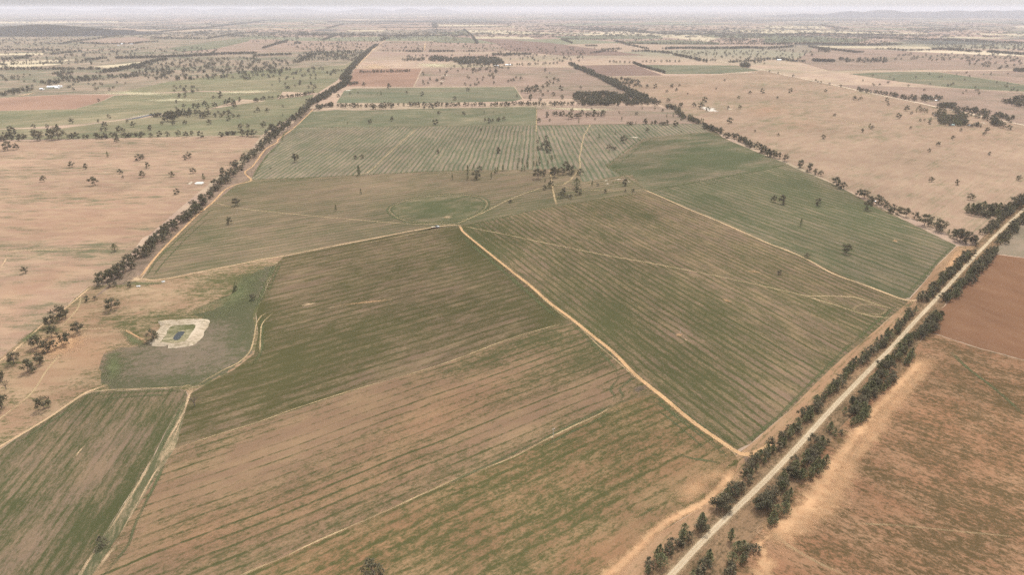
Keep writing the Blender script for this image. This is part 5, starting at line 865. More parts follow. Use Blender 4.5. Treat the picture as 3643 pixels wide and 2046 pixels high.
row('m2', [(20, 340), (130, 310), (200, 310)], 14, 5, (8, 11), ['gum']); row('m2', [(250, 310), (380, 295), (480, 280), (580, 260)], 8, 6, (8, 11), ['gum'])
row('m2', [(1050, 52), (1180, 50), (1400, 48), (1560, 40)], 8, 7, (8, 13), ['gum']); row('m2', [(780, 40), (940, 30)], 12, 8, (8, 12), ['gum'])
scatter('m2', [(1640, 20), (2560, 10), (2560, 190), (2000, 200), (1660, 170)], 30, (8, 11), ['gum']); lone('m2', [(963, 267, 26), (1043, 257, 20), (1520, 262, 34), (1680, 282, 44), (2000, 322, 38), (2130, 234, 38), (1270, 275, 42, 'thin'), (1233, 272, 22, 'thin'), (1170, 277, 22, 'thin'), (1105, 187, 48), (1340, 207, 56), (848, 292, 32)], 'near the crossing tree row', 'trees near the crossing row')
# far road trees, homestead
row('m4', [(900, 222), (1020, 250), (1180, 270), (1290, 290), (1400, 320), (1480, 330)], 13, 6, (9, 13), ['gum'], None, None, .1); lone('m4', [(50, 45, 22), (130, 62, 20), (285, 92, 26), (505, 135, 24), (530, 145, 16), (552, 155, 24), (640, 172, 24), (752, 192, 26)], 'along the distant gravel road', 'trees along the distant gravel road')
scatter('m4', [(1430, 300), (1760, 290), (1770, 330), (1560, 345), (1440, 330)], 26, (8, 12), ['gum']); scatter('m4', [(1690, 390), (1760, 370), (1890, 380), (1880, 420), (1720, 410)], 26, (9, 13), ['gum'])
row('m4', [(1910, 430), (2080, 440), (2250, 480), (2440, 520)], 6, 13, (9, 14), ['gum']); row('m4', [(1900, 440), (2000, 480), (2200, 510), (2450, 545)], 9, 16, (8, 13), ['gum'])
scatter('m4', [(1720, 430), (1790, 440), (1780, 510), (1840, 500), (1980, 480), (2000, 560), (1950, 585), (1740, 575), (1700, 530)], 64, (8, 14), ['gum', 'gum', 'pine']); scatter('m4', [(2130, 520), (2300, 540), (2350, 590), (2240, 575)], 12, (8, 12), ['gum']); scatter('m4', [(1970, 590), (2140, 600), (2140, 550), (1980, 570)], 8, (6, 9), ['gum'])
lone('m4', [(1500, 442, 46, 'thin'), (1545, 442, 42), (1580, 445, 44), (1605, 448, 42, 'thin'), (1525, 410, 40), (1670, 475, 42), (1630, 560, 40), (1640, 530, 38, 'pine'), (1535, 530, 24, 'shrub'), (1585, 528, 22, 'shrub'), (2360, 600, 60), (2270, 575, 80)], 'left of the homestead among the right hand trees', 'trees round the homestead')
scatter('m4', [(2350, 350), (2420, 310), (2568, 300), (2568, 400), (2470, 390)], 34, (9, 13), ['gum']); scatter('m4', [(900, 60), (2568, 60), (2568, 290), (1700, 260), (1000, 200)], 30, (6, 9), ['gum'])
scatter('m4', [(2430, 20), (2568, 20), (2568, 50), (2470, 40)], 30, (9, 12), ['gum'])
# far plain
row('t1', [(0, 690), (430, 690)], 12, 10, (8, 12), ['gum']); row('t1', [(480, 690), (1000, 690)], 16, 12, (8, 12), ['gum']); 
for q in (0, 1): row('t1', [(1050, 720), (1200, 690), (1400, 650), (1650, 590)], 11, 16, (8, 13), ['gum'])
row('t1', [(860, 605), (1060, 580)], 9, 10, (8, 12), ['gum'])
for q in (0, 1, 2): row('t1', [(1150, 582), (1500, 575), (1900, 560), (2200, 540), (2550, 530)], 12, 30, (9, 13), ['gum'])
row('t1', [(500, 545), (800, 510)], 9, 12, (8, 12), ['gum']); row('t1', [(20, 600), (200, 580), (320, 560)], 9, 12, (8, 12), ['gum']); row('t1', [(0, 505), (200, 500), (600, 505)], 12, 20, (8, 13), ['gum']); row('t1', [(450, 435), (620, 440), (750, 412), (1000, 380), (1190, 352)], 14, 16, (8, 13), ['gum'])
row('t1', [(780, 428), (1000, 438), (1330, 438), (1400, 425), (1580, 415)], 12, 14, (9, 13), ['gum']); row('t1', [(1500, 372), (1800, 385), (2050, 388), (2300, 345), (2576, 316)], 14, 16, (9, 13), ['gum']); row('t1', [(1500, 390), (2000, 380)], 16, 30, (9, 13), ['gum'])
row('t1', [(1600, 315), (2000, 282), (2300, 245), (2576, 218)], 18, 20, (9, 14), ['clump']); row('t1', [(800, 245), (1400, 240), (2100, 240)], 40, 40, (9, 14), ['clump']); row('t1', [(900, 275), (1500, 270), (2000, 275)], 35, 30, (9, 14), ['clump'])
row('t1', [(1200, 345), (1700, 340), (2300, 322)], 40, 40, (9, 13), ['gum'])
scatter('t1', [(1450, 600), (2576, 575), (2576, 728), (1300, 728)], 120, (8, 12), ['gum']); scatter('t1', [(0, 420), (700, 440), (1500, 480), (2200, 480), (2200, 560), (900, 560), (0, 680)], 130, (8, 12), ['gum']); scatter('t1', [(0, 380), (900, 380), (700, 430), (0, 440)], 40, (8, 12), ['gum'])
row('t1', [(0, 648), (330, 640), (600, 620)], 16, 12, (6, 9), ['gum']); scatter('t1', [(300, 600), (1100, 600), (1100, 640), (400, 650)], 14, (8, 12), ['gum'])
for q in (0, 1): row('t2', [(430, 342), (690, 350), (820, 352), (1300, 356), (1800, 356), (2150, 352)], 16, 16, (9, 14), ['gum'])
scatter('t2', [(430, 330), (640, 330), (690, 352), (450, 355)], 46, (9, 13), ['gum']); row('t2', [(690, 402), (820, 355)], 12, 8, (9, 13), ['gum']); row('t2', [(100, 482), (350, 405)], 12, 6, (9, 13), ['gum']); scatter('t2', [(210, 425), (330, 405), (340, 425), (220, 440)], 20, (8, 12), ['gum']); scatter('t2', [(410, 425), (480, 420), (480, 438), (420, 440)], 12, (8, 12), ['gum'])
row('t2', [(740, 282), (900, 238)], 22, 15, (9, 14), ['clump']); row('t2', [(0, 216), (230, 192)], 22, 15, (9, 14), ['clump']); row('t2', [(900, 236), (1800, 240), (2576, 240)], 32, 20, (9, 14), ['clump']); row('t2', [(700, 215), (1300, 215), (2000, 225), (2576, 232)], 30, 90, (9, 15), ['clump']); row('t2', [(1250, 275), (1800, 275), (2576, 262)], 24, 20, (9, 14), ['clump'])
for q in (0, 1): row('t2', [(0, 560), (200, 550), (380, 545)], 12, 24, (9, 13), ['gum'])
row('t2', [(500, 585), (620, 540)], 12, 10, (9, 13), ['gum']); scatter('t2', [(480, 540), (640, 500), (1100, 500), (1050, 610), (600, 600), (380, 640)], 130, (8, 12), ['gum']); scatter('t2', [(0, 600), (380, 600), (330, 728), (0, 728)], 36, (8, 12), ['gum'])
row('t2', [(1500, 605), (1600, 600), (1700, 605)], 7, 22, (9, 13), ['gum']); scatter('t2', [(1750, 600), (1790, 560), (2000, 590), (2100, 580), (2250, 570), (2450, 585), (2510, 635), (2400, 648), (2250, 640), (2050, 640), (1990, 610), (1800, 615)], 240, (9, 13), ['gum'])
row('t2', [(1530, 515), (1700, 517)], 9, 14, (9, 13), ['gum']); row('t2', [(1750, 517), (1860, 515), (2000, 515)], 9, 14, (9, 13), ['gum']); row('t2', [(1280, 512), (1530, 514)], 26, 8, (8, 12), ['gum']); row('t2', [(2380, 548), (2576, 548)], 7, 14, (9, 13), ['gum']); 
row('t2', [(1280, 405), (1330, 375)], 9, 20, (9, 13), ['gum']); row('t2', [(2100, 290), (2180, 355), (2240, 435)], 14, 8, (9, 13), ['gum']); row('t2', [(1805, 225), (1815, 275)], 20, 25, (9, 14), ['clump']); row('t2', [(2120, 515), (2220, 515)], 14, 8, (8, 12), ['gum'])
scatter('t2', [(1250, 430), (2576, 410), (2576, 530), (1250, 500)], 46, (8, 12), ['gum']); scatter('t2', [(640, 380), (1300, 380), (1100, 500), (500, 500), (300, 450)], 60, (8, 12), ['gum']); scatter('t2', [(0, 300), (700, 300), (420, 420), (0, 420)], 60, (8, 12), ['gum']); scatter('t2', [(1350, 365), (2100, 365), (2100, 400), (1350, 400)], 30, (8, 11), ['gum']); scatter('t2', [(1500, 560), (2576, 540), (2576, 580), (1500, 590)], 20, (8, 12), ['gum'])
scatter('t2', [(1900, 650), (2576, 660), (2576, 728), (2200, 728)], 16, (8, 13), ['gum'])
row('t3', [(0, 545), (250, 545)], 6, 14, (9, 13), ['gum']); row('t3', [(790, 458), (910, 460)], 7, 12, (9, 13), ['gum']); row('t3', [(550, 392), (760, 392), (990, 395)], 12, 24, (9, 13), ['gum']); row('t3', [(560, 395), (660, 430)], 13, 6, (9, 12), ['gum']); row('t3', [(940, 500), (1150, 490)], 9, 16, (9, 13), ['gum']); row('t3', [(840, 530), (1000, 515), (1100, 515)], 13, 8, (9, 12), ['gum'])
row('t3', [(1260, 515), (1400, 512), (1550, 522), (1640, 535)], 8, 18, (9, 13), ['gum']); row('t3', [(1100, 410), (1220, 450), (1320, 470), (1420, 490)], 14, 12, (9, 13), ['gum'])
for q in (0, 1): row('t3', [(1570, 488), (1700, 482), (2000, 486), (2250, 485), (2400, 475), (2560, 485)], 9, 20, (9, 14), ['gum'])
row('t3', [(1230, 436), (1800, 438), (2200, 442), (2576, 440)], 14, 10, (9, 13), ['gum']); row('t3', [(1660, 545), (1720, 555), (1850, 585), (1990, 618)], 11, 10, (9, 13), ['gum']); row('t3', [(1270, 630), (1360, 665), (1480, 700), (1590, 730)], 8, 5, (8, 11), ['gum']); row('t3', [(640, 640), (720, 680), (800, 708), (860, 728)], 8, 10, (8, 13), ['gum']); row('t3', [(0, 655), (200, 650), (540, 635)], 26, 10, (8, 12), ['gum'])
row('t3', [(2200, 622), (2400, 612), (2576, 600)], 12, 8, (7, 10), ['gum']); scatter('t3', [(2330, 640), (2420, 645), (2430, 672), (2340, 670)], 26, (9, 13), ['gum']); row('t3', [(1000, 622), (1130, 628), (1250, 628)], 26, 8, (9, 12), ['gum']); row('t3', [(1350, 622), (1530, 620), (1730, 618)], 26, 8, (9, 12), ['gum'])
row('t3', [(400, 255), (800, 270), (1300, 300), (1420, 325)], 26, 60, (9, 14), ['clump']); row('t3', [(750, 290), (1100, 298), (1400, 330)], 22, 40, (9, 14), ['clump']); row('t3', [(1500, 332), (1900, 335), (2200, 345)], 22, 40, (9, 14), ['clump']); scatter('t3', [(1900, 290), (2576, 300), (2576, 430), (2200, 420)], 130, (9, 13), ['gum', 'clump']); row('t3', [(30, 350), (400, 345), (640, 350)], 16, 30, (8, 13), ['gum']); scatter('t3', [(0, 470), (900, 480), (700, 640), (0, 600)], 40, (8, 12), ['gum']); scatter('t3', [(900, 380), (2000, 390), (2500, 440), (1200, 440)], 60, (8, 12), ['gum']); scatter('t3', [(1650, 510), (2576, 500), (2576, 640), (2000, 610)], 50, (8, 12), ['gum'])
for q in (0, 1): row('t4', [(0, 350), (480, 335), (1000, 345), (1300, 352)], 24, 60, (9, 15), ['clump'])
row('t4', [(1300, 352), (1700, 350)], 22, 30, (9, 14), ['clump'])
for q in (0, 1, 2): row('t4', [(0, 440), (300, 435), (700, 440), (1100, 448), (1300, 440)], 16, 50, (9, 14), ['gum'])
for q in (0, 1, 2): row('t4', [(1000, 375), (1400, 385), (1900, 400), (2300, 420), (2576, 435)], 20, 130, (9, 14), ['gum', 'clump'])
scatter('t4', [(0, 350), (1000, 360), (1300, 440), (0, 430)], 150, (8, 12), ['gum']); row('t4', [(20, 482), (200, 470), (300, 462)], 9, 16, (9, 13), ['gum']); row('t4', [(440, 462), (560, 485), (700, 498), (900, 522), (980, 520)], 9, 16, (9, 13), ['gum']); scatter('t4', [(540, 480), (640, 480), (640, 525), (530, 520)], 22, (9, 13), ['gum'])
row('t4', [(1100, 490), (1250, 490), (1380, 505), (1640, 500)], 18, 16, (9, 13), ['gum'])
for q in (0, 1, 2): row('t4', [(1660, 490), (1800, 492), (2000, 508), (2150, 518)], 12, 24, (9, 14), ['gum'])
for q in (0, 1, 2): row('t4', [(2210, 518), (2380, 528), (2576, 545)], 10, 14, (9, 14), ['gum'])
for q in (0, 1): row('t4', [(470, 605), (580, 612), (690, 615)], 7, 10, (10, 14), ['gum'])
row('t4', [(0, 592), (150, 590), (300, 612), (400, 618)], 9, 12, (9, 13), ['gum']); scatter('t4', [(740, 590), (1250, 580), (1200, 630), (800, 615)], 34, (9, 13), ['gum']); scatter('t4', [(1260, 540), (2500, 540), (2576, 690), (2300, 690), (1900, 620), (1300, 600)], 44, (9, 13), ['gum']); scatter('t4', [(0, 480), (500, 500), (450, 600), (0, 570)], 16, (9, 12), ['gum']); scatter('t4', [(1650, 430), (2576, 450), (2576, 510), (1700, 490)], 60, (9, 13), ['gum'])
row('t4', [(900, 240), (1500, 250), (2300, 270)], 60, 80, (9, 14), ['clump']); row('t4', [(0, 240), (560, 245), (800, 290)], 50, 60, (9, 14), ['clump']); scatter('t4', [(1400, 280), (2000, 280), (2000, 320), (1400, 310)], 60, (9, 13), ['clump'])
scatter('t1', [(0, 260), (480, 258), (760, 300), (1200, 345), (1000, 352), (500, 362), (0, 362)], 520, (9, 14), ['clump', 'gum'], z=lambda x, y: max(0, HILL(x, y)))
hx0, hx1 = far_xy(-250, 7300)[0] - 500, far_xy(330, 7000)[0]
for _ in range(2600):
    x = R.uniform(hx0, hx1); y = R.uniform(6200, 7800); z = HILL(x, y)
    if z > 3: addt(x, y, R.uniform(11, 17), 'clump' if R.random() < .7 else 'gum', None, None, z - 1)
c_ = 0
while c_ < 5200:      # belts of scrub on the far plain
    u = R.uniform(-150, 3800); v = 33 + 100 * R.random() ** 1.1; x, y = g(u, v)
    nn = noise.noise((x * .00022, y * .0005, 4.)) + .5 * noise.noise((x * .0012, y * .0015, 9.))
    if nn > R.uniform(-.35, .25): addt(x, y, R.uniform(11, 16), 'clump', None, None); c_ += 1
# nearest three hundred stand as trees of their own, the rest are one mass
seen = []; mass = []
for i, t in enumerate(TREES):
    hp, u, v = pxheight(t[0], t[1], t[2])
    if t[4] and t[3] != 'clump' and -20 < u < 3663 and v < 2080 and v - hp < 2046: seen.append((hp, i))
    else: mass.append(i)
seen.sort(reverse=True); LIM = 298
mass += [i for _, i in seen[LIM:]]
for n_, (hp, i) in enumerate(seen[:LIM]):
    x, y, h, kd, lb, gp, z = TREES[i]
    tm, cm = PM[kd][i % len(PM[kd])]
    root = empty(NAME[kd], (x, y, z), lb, 'shrub' if kd == 'shrub' else 'tree', gp, R.uniform(0, 6.28))
    w = R.uniform(.92, 1.15) * (1.0 if kd in ('gum', 'big') else 1.1); root.scale = (h * w, h * w, h)
    a = bpy.data.objects.new('trunk', tm); COL.objects.link(a); a.parent = root
    b = bpy.data.objects.new('crown', cm); COL.objects.link(b); b.parent = root
FV = {kd: [(np.array(tv + cv, np.float32).reshape(-1, 3), np.array(tf + [tuple(np.add(f, len(tv))) for f in cf], np.int32), np.array([0] * len(tf) + [1] * len(cf), np.int32)) for tv, tf, cv, cf in ls] for kd, ls in FARP.items()}
VS, FS, MI = [], [], []; off = 0
for i in mass:
    x, y, h, kd, lb, gp, z = TREES[i]
    q = 'clump' if kd == 'clump' else ('pine' if kd in ('pine', 'thin') else 'gum')
    V, Fc, M_ = FV[q][i % len(FV[q])]
    a = R.uniform(0, 6.28); ca, sa = math.cos(a), math.sin(a); w = h * (R.uniform(.95, 1.25) if q == 'gum' else (.75 if kd == 'thin' else 1.0 if q == 'pine' else R.uniform(1.6, 3.4)))
    nv = np.empty_like(V); nv[:, 0] = (V[:, 0] * ca - V[:, 1] * sa) * w + x; nv[:, 1] = (V[:, 0] * sa + V[:, 1] * ca) * w + y; nv[:, 2] = V[:, 2] * h + z
    VS.append(nv); FS.append(Fc + off); MI.append(M_ if q != 'pine' else M_ * 2); off += len(V)
VS = np.concatenate(VS); FS = np.concatenate(FS); MI = np.concatenate(MI)
me = bpy.data.meshes.new('distant_trees'); me.vertices.add(len(VS)); me.vertices.foreach_set('co', VS.ravel())
me.loops.add(FS.size); me.loops.foreach_set('vertex_index', FS.ravel()); me.polygons.add(len(FS))
me.polygons.foreach_set('loop_start', np.arange(0, FS.size, 4, dtype=np.int32)); me.polygons.foreach_set('material_index', MI)
me.update(calc_edges=True); me.validate()
for m in (BARK, L_gum, L_pine): me.materials.append(m)
tag(put('distant_trees', me), 'thousands of small dark trees spread over the far paddocks', 'trees', kind='stuff')
print('TREES', len(TREES), 'seen', len(seen), 'cut px', seen[min(LIM, len(seen)) - 1][0], 'faces', len(FS))
# ------------------------------------------------------------------ earth tank, vehicles, troughs, poles, sheds
C_clay = farm('clay_bank', (.43, .345, .245), (.55, .455, .34), (.24, .195, .115), ang=.2, row=0, streak=.4, patch=.9, ps=2.6, bias=.30, grain=.9)
C_in = farm('tank_floor', (.42, .34, .22), (.46, .38, .25), (.11, .11, .05), ang=.2, row=0, streak=.2, patch=.5, ps=6, bias=.62)
CTR = g(636, 1190)
outer = T('n1', [(1560, 1125), (1640, 1110), (1800, 1106), (2000, 1103), (2085, 1108), (2075, 1150), (2045, 1185), (2030, 1230), (2000, 1280), (1960, 1330), (1900, 1365), (1800, 1382), (1700, 1392), (1660, 1380), (1580, 1375), (1505, 1368), (1490, 1345), (1470, 1320), (1530, 1275), (1560, 1220), (1590, 1170)])
crest = T('n1', [(1610, 1150), (1670, 1132), (1800, 1126), (1960, 1122), (2020, 1126), (2015, 1165), (1990, 1195), (1960, 1235), (1925, 1275), (1880, 1312), (1840, 1340), (1770, 1352), (1690, 1358), (1640, 1350), (1590, 1348), (1545, 1346), (1530, 1332), (1535, 1315), (1575, 1270), (1605, 1220), (1640, 1180)])
foot = T('n1', [(1700, 1195), (1730, 1185), (1800, 1180), (1870, 1176), (1900, 1180), (1895, 1200), (1885, 1220), (1865, 1245), (1845, 1275), (1830, 1300), (1810, 1318), (1770, 1326), (1710, 1330), (1670, 1330), (1640, 1330), (1625, 1326), (1625, 1318), (1640, 1300), (1660, 1270), (1675, 1240), (1685, 1215)])
fcx = sum(p[0] for p in foot) / len(foot); fcy = sum(p[1] for p in foot) / len(foot)
foot = [(fcx + (u - fcx) * 1.28, fcy + (v - fcy) * 1.22) for u, v in foot]
def loft(name, rings, zs, mat, label, cat):
    n = len(rings[0]); vs = []; fs = []
    rings = [[p for i in range(n) for p in (r[i], ((r[i][0] + r[(i + 1) % n][0]) / 2, (r[i][1] + r[(i + 1) % n][1]) / 2))] for r in rings]; n *= 2
    for q, r in enumerate(rings):
        for i, p in enumerate(r):
            x, y = g(*p); a = noise.noise((x * .35, y * .35, q)) ; vs.append((x + a * (2.2 if q == 0 else .8), y + a * (2.0 if q == 0 else .8), zs[q] + a * .35 * (1 if 0 < q < len(rings) - 1 else 0)))
    for q in range(len(rings) - 1):
        for i in range(n): j = (i + 1) % n; fs.append((q * n + i, q * n + j, (q + 1) * n + j, (q + 1) * n + i))
    me = mesh(name, vs, fs); bm = bmesh.new(); bm.from_mesh(me); bmesh.ops.recalc_face_normals(bm, faces=bm.faces)
    if sum(f.normal.z for f in bm.faces) < 0: bmesh.ops.reverse_faces(bm, faces=bm.faces)
    bm.to_mesh(me); bm.free()
    return tag(put(name, me, mat=mat), label, cat, kind='structure')
mid1 = [((a[0] * .5 + b[0] * .5), (a[1] * .5 + b[1] * .5)) for a, b in zip(outer, crest)]
mid2 = [((a[0] * .45 + b[0] * .55), (a[1] * .45 + b[1] * .55)) for a, b in zip(foot, crest)]
loft('dam_bank', [outer, mid1, crest, mid2, foot], [.12, 1.2, 2.0, 1.2, .34], C_clay, 'pale clay bank round the earth tank', 'earth bank')
fc = (sum(p[0] for p in foot) / len(foot), sum(p[1] for p in foot) / len(foot))
wat = T('n1', [(1715, 1300), (1718, 1285), (1740, 1255), (1765, 1232), (1800, 1226), (1828, 1228), (1825, 1245), (1800, 1275), (1780, 1300), (1755, 1312), (1730, 1312)])
field('dam_floor', foot, C_in, .335, 'grassy floor of the earth tank', 'dam floor', step=8, amp=.3)
W_mat = bpy.data.materials.new('muddy_water'); W_mat.use_nodes = True
b_ = W_mat.node_tree.nodes['Principled BSDF']; b_.inputs['Base Color'].default_value = (.03, .034, .034, 1); b_.inputs['Roughness'].default_value = .45; b_.inputs['Specular IOR Level'].default_value = .12
def flat(name, poly, z, mat, label, cat, kind='structure'):
    vs = [(*g(*p), z) for p in wobbly(poly, seg=4, amp=.5)]; me = mesh(name, vs, [tuple(range(len(vs)))])
    if me.polygons[0].normal.z < 0: me.flip_normals()
    return tag(put(name, me, mat=mat), label, cat, kind=kind)
patch('dam_floor', [(fc[0] + (p[0] - fc[0]) * 1.0, p[1]) for p in [(u + (u - 636) * .22, v + (v - 1194) * .22) for u, v in wat]], D_bare, .36, 'bare mud rim of the pond', 'mud')
flat('water', wat, .40, W_mat, 'small dark pond at the bottom of the earth tank', 'water')
flat('water', T('m1', [(1230, 515), (1300, 505), (1380, 488), (1450, 472), (1500, 460), (1570, 452), (1600, 455), (1520, 470), (1450, 484), (1380, 500), (1290, 514)]), .45, W_mat, 'shining creek pool beside the left grove', 'water')
flat('water', T('m1', [(1925, 1145), (1950, 1134), (2010, 1132), (2025, 1142), (2000, 1156), (1935, 1156)]), .4, plain('milky_water', (.42, .38, .33), .3), 'milky water of the small dam by the tree line', 'water')

class MB:
    def __init__(s): s.bm = bmesh.new()
    def box(s, c, d, rz=0., bev=0., ry=0.):
        r = bmesh.ops.create_cube(s.bm, size=1.0); v = r['verts']
        from mathutils import Matrix
        M = Matrix.Translation(c) @ Matrix.Rotation(rz, 4, 'Z') @ Matrix.Rotation(ry, 4, 'Y') @ Matrix.Diagonal((*d, 1))
        bmesh.ops.transform(s.bm, matrix=M, verts=v)
        if bev: bmesh.ops.bevel(s.bm, geom=list({e for q in v for e in q.link_edges}), offset=bev, segments=2, affect='EDGES')
        return s
    def cyl(s, p, q, r0, r1=None, n=14):
        from mathutils import Matrix
        p = Vector(p); q = Vector(q); d = q - p
        M = Matrix.Translation((p + q) / 2) @ d.to_track_quat('Z', 'Y').to_matrix().to_4x4()
        bmesh.ops.create_cone(s.bm, cap_ends=True, segments=n, radius1=r0, radius2=r0 if r1 is None else r1, depth=d.length, matrix=M); return s
    def prism(s, prof, y0, y1):                # profile in x,z extruded along y
        n = len(prof); a = [s.bm.verts.new((x, y0, z)) for x, z in prof]; b = [s.bm.verts.new((x, y1, z)) for x, z in prof]
        s.bm.faces.new(a); s.bm.faces.new(b[::-1])
        for i in range(n): j = (i + 1) % n; s.bm.faces.new((a[i], b[i], b[j], a[j]))
        return s
    def out(s, name, mat, parent, label=None):
        bmesh.ops.recalc_face_normals(s.bm, faces=s.bm.faces); me = bpy.data.meshes.new(name); s.bm.to_mesh(me); s.bm.free()
        o = put(name, me, parent, mat)
        if label: o['label'] = label
        return o
WHITE = plain('white_paint', (.80, .79, .76), .35, .04); BLACK = plain('black_rubber', (.02, .02, .02), .8); GLASS = plain('dark_glass', (.02, .025, .03), .08); STEEL = plain('zinc', (.62, .63, .64), .4, .08, 1., .3)
CREAM = plain('cream_paint', (.74, .64, .48), .5, .06); REDP = plain('red_paint', (.42, .07, .05), .5); WOODP = plain('grey_pole_timber', (.62, .56, .48), .85, .15); CONC = plain('trough_concrete', (.78, .77, .74), .7, .08); TANKP = plain('dark_tank', (.03, .03, .035), .5)
# ute and trailer on the track
ta = math.atan2(g(1601, 801)[1] - g(1547, 808)[1], g(1601, 801)[0] - g(1547, 808)[0])
ux, uy = g(1556, 808.5)
ute = empty('pickup', (ux, uy, .15), 'white pickup on the pale track beside the grassy ring', 'pickup', rz=ta)
MB().prism([(-2.5, .45), (2.55, .45), (2.6, .75), (2.45, 1.0), (1.25, 1.12), (.95, 1.15), (.5, 1.68), (-.45, 1.72), (-.62, 1.12), (-2.5, 1.1)], -.9, .9).out('body', WHITE, ute)
MB().box((-1.55, 0, 1.16), (1.75, 1.6, .12)).out('tray', TANKP, ute)
MB().prism([(.93, 1.17), (.55, 1.62), (.48, 1.66), (1.0, 1.12)], -.78, .78).out('windscreen', GLASS, ute)
for s_ in (-1, 1): MB().box((.12, .905 * s_, 1.38), (.95, .02, .36)).out('side_window', GLASS, ute)
for wx in (-1.55, 1.6):
    for s_ in (-1, 1): MB().cyl((wx, .70 * s_, .36), (wx, .94 * s_, .36), .37).out('wheel', BLACK, ute)
tk = empty('water_tank', (ux - 1.5 * math.cos(ta), uy - 1.5 * math.sin(ta), 1.37), 'dark tank and pump frame standing on the pickup tray', 'tank', rz=ta)
MB().cyl((-.2, -.1, .0), (-.2, -.1, 1.25), .62, n=18).out('drum', TANKP, tk); MB().cyl((-.2, -.1, 1.25), (-.2, -.1, 1.42), .62, .2, 18).out('lid', TANKP, tk)
m = MB()
for p in ((.4, -.6), (.4, .6), (.75, -.6), (.75, .6)): m.cyl((*p, 0), (*p, 1.5), .06, n=6)
m.box((.57, 0, 1.5), (.5, 1.35, .1)).out('rack', TANKP, tk)
tx, ty = ux - 5.6 * math.cos(ta), uy - 5.6 * math.sin(ta)
trl = empty('trailer', (tx, ty, .15), 'long cream trailer with red wheels hitched behind the white pickup', 'trailer', rz=ta)
MB().box((0, 0, .95), (4.6, 2.1, .22), bev=.03).box((0, 1.0, 1.2), (4.6, .06, .35)).box((0, -1.0, 1.2), (4.6, .06, .35)).out('deck', CREAM, trl)
MB().cyl((2.3, .6, .75), (3.1, 0, .6), .06, n=6).cyl((2.3, -.6, .75), (3.1, 0, .6), .06, n=6).out('drawbar', REDP, trl)
for wx in (-1.9, 1.4):
    for s_ in (-1, 1):
        w = MB().cyl((wx, 1.06 * s_, .45), (wx, 1.3 * s_, .45), .45).out('wheel', BLACK, trl); MB().cyl((wx, 1.30 * s_, .45), (wx, 1.34 * s_, .45), .32).out('rim', REDP, w)
# white troughs
for (u, v), lb, rz, ln in (((493, 1020), 'long white trough on the green grass beside a round shrub', .02, 3.4), ((581, 1004), 'white trough with bent end just below the pale track', .12, 2.9)):
    x, y = g(u, v); t = empty('water_trough', (x, y, .04), lb, 'trough', rz=rz)
    MB().box((0, .55, .45), (ln, .16, .9), bev=.03).box((0, -.55, .45), (ln, .16, .9), bev=.03).box((-ln / 2 + .08, 0, .45), (.16, .94, .88)).box((ln / 2 - .08, 0, .45), (.16, .94, .88)).box((0, 0, .12), (ln - .34, .93, .2)).out('basin', CONC, t)
    MB().box((0, 0, .78), (ln - .34, .92, .04)).out('water_surface', plain('trough_water', (.5, .52, .52), .2), t)
    MB().box((ln / 2 - .5, 0, .97), (.9, 1.2, .1), bev=.02).out('float_cover', WHITE, t)
# poles
for (u, v), hp, lb, arm in (((1968.5, 1555), 28, 'thin pale power pole with short crossarm between the sandy and patchy fields', True), ((2420, 1187), 19, 'thin pale pole standing on a bare patch in the striped field', False)):
    x, y = g(u, v); h = mheight(u, v, hp); t = empty('power_pole', (x, y, 0), lb, 'pole', 'power poles in the fields')
    MB().cyl((0, 0, -.2), (0, 0, h), .17, .11, 8).out('post', WOODP, t)
    if arm:
        MB().box((0, 0, h - .35), (1.7, .14, .14), rz=.4).out('crossarm', WOODP, t)
        MB().cyl((-.7, -.3, h - .28), (-.7, -.3, h), .09, n=8).cyl((.7, .3, h - .28), (.7, .3, h), .09, n=8).out('insulator', WHITE, t)
    else: MB().box((.25, 0, h - .3), (.8, .12, .12)).out('crossarm', WOODP, t)
x, y = g(1964, 1560); t = MB().box((0, 0, .45), (1.6, 1.0, .9), rz=.5, bev=.3).out('hay_bale', plain('old_hay', (.45, .36, .2), .9), None); t.location = (x, y, .05); tag(t, 'weathered straw bale at the foot of the power pole', 'bale')
# sheds and silos far off
def shed(name, u, v, wpx, dep, hpx, rz, roofm, wallm, label, cat, group, lean=False):
    x, y = g(u, v); sl = math.sqrt(x * x + y * y + CAMH ** 2); px = F / (y * CP + CAMH * SP); L = wpx / px; h = mheight(u, v, hpx) * .6; D = dep
    o = empty(name, (x, y, 0), label, cat, group, rz); D = min(D, L * 1.2)
    MB().box((0, 0, h / 2 + .05), (L, D, h + .1)).out('wall', wallm, o)
    rh = h + D * .16
    m = MB(); bm = m.bm
    vs = [bm.verts.new(p) for p in ((-L / 2 - .4, -D / 2 - .5, h - .05), (L / 2 + .4, -D / 2 - .5, h - .05), (L / 2 + .4, 0, rh), (-L / 2 - .4, 0, rh), (L / 2 + .4, D / 2 + .5, h - .05), (-L / 2 - .4, D / 2 + .5, h - .05))]
    vt = [bm.verts.new((q.co.x, q.co.y, q.co.z + .25)) for q in vs]
    for a, b, c, d in ((0, 1, 2, 3), (3, 2, 4, 5)): bm.faces.new((vs[a], vs[d], vs[c], vs[b])); bm.faces.new((vt[a], vt[b], vt[c], vt[d]))
    for a, b in ((0, 1), (1, 2), (2, 4), (4, 5), (5, 3), (3, 0)): bm.faces.new((vs[a], vs[b], vt[b], vt[a]))
    m.out('roof', roofm, o)
    MB().box((L * .15, -D / 2 - .06, h * .4), (min(4, L * .25), .1, h * .75)).out('door', TANKP, o)
    for q in (-.3, .38): MB().box((L * q, -D / 2 - .05, h * .55), (L * .08, .08, h * .25)).out('window', GLASS, o)
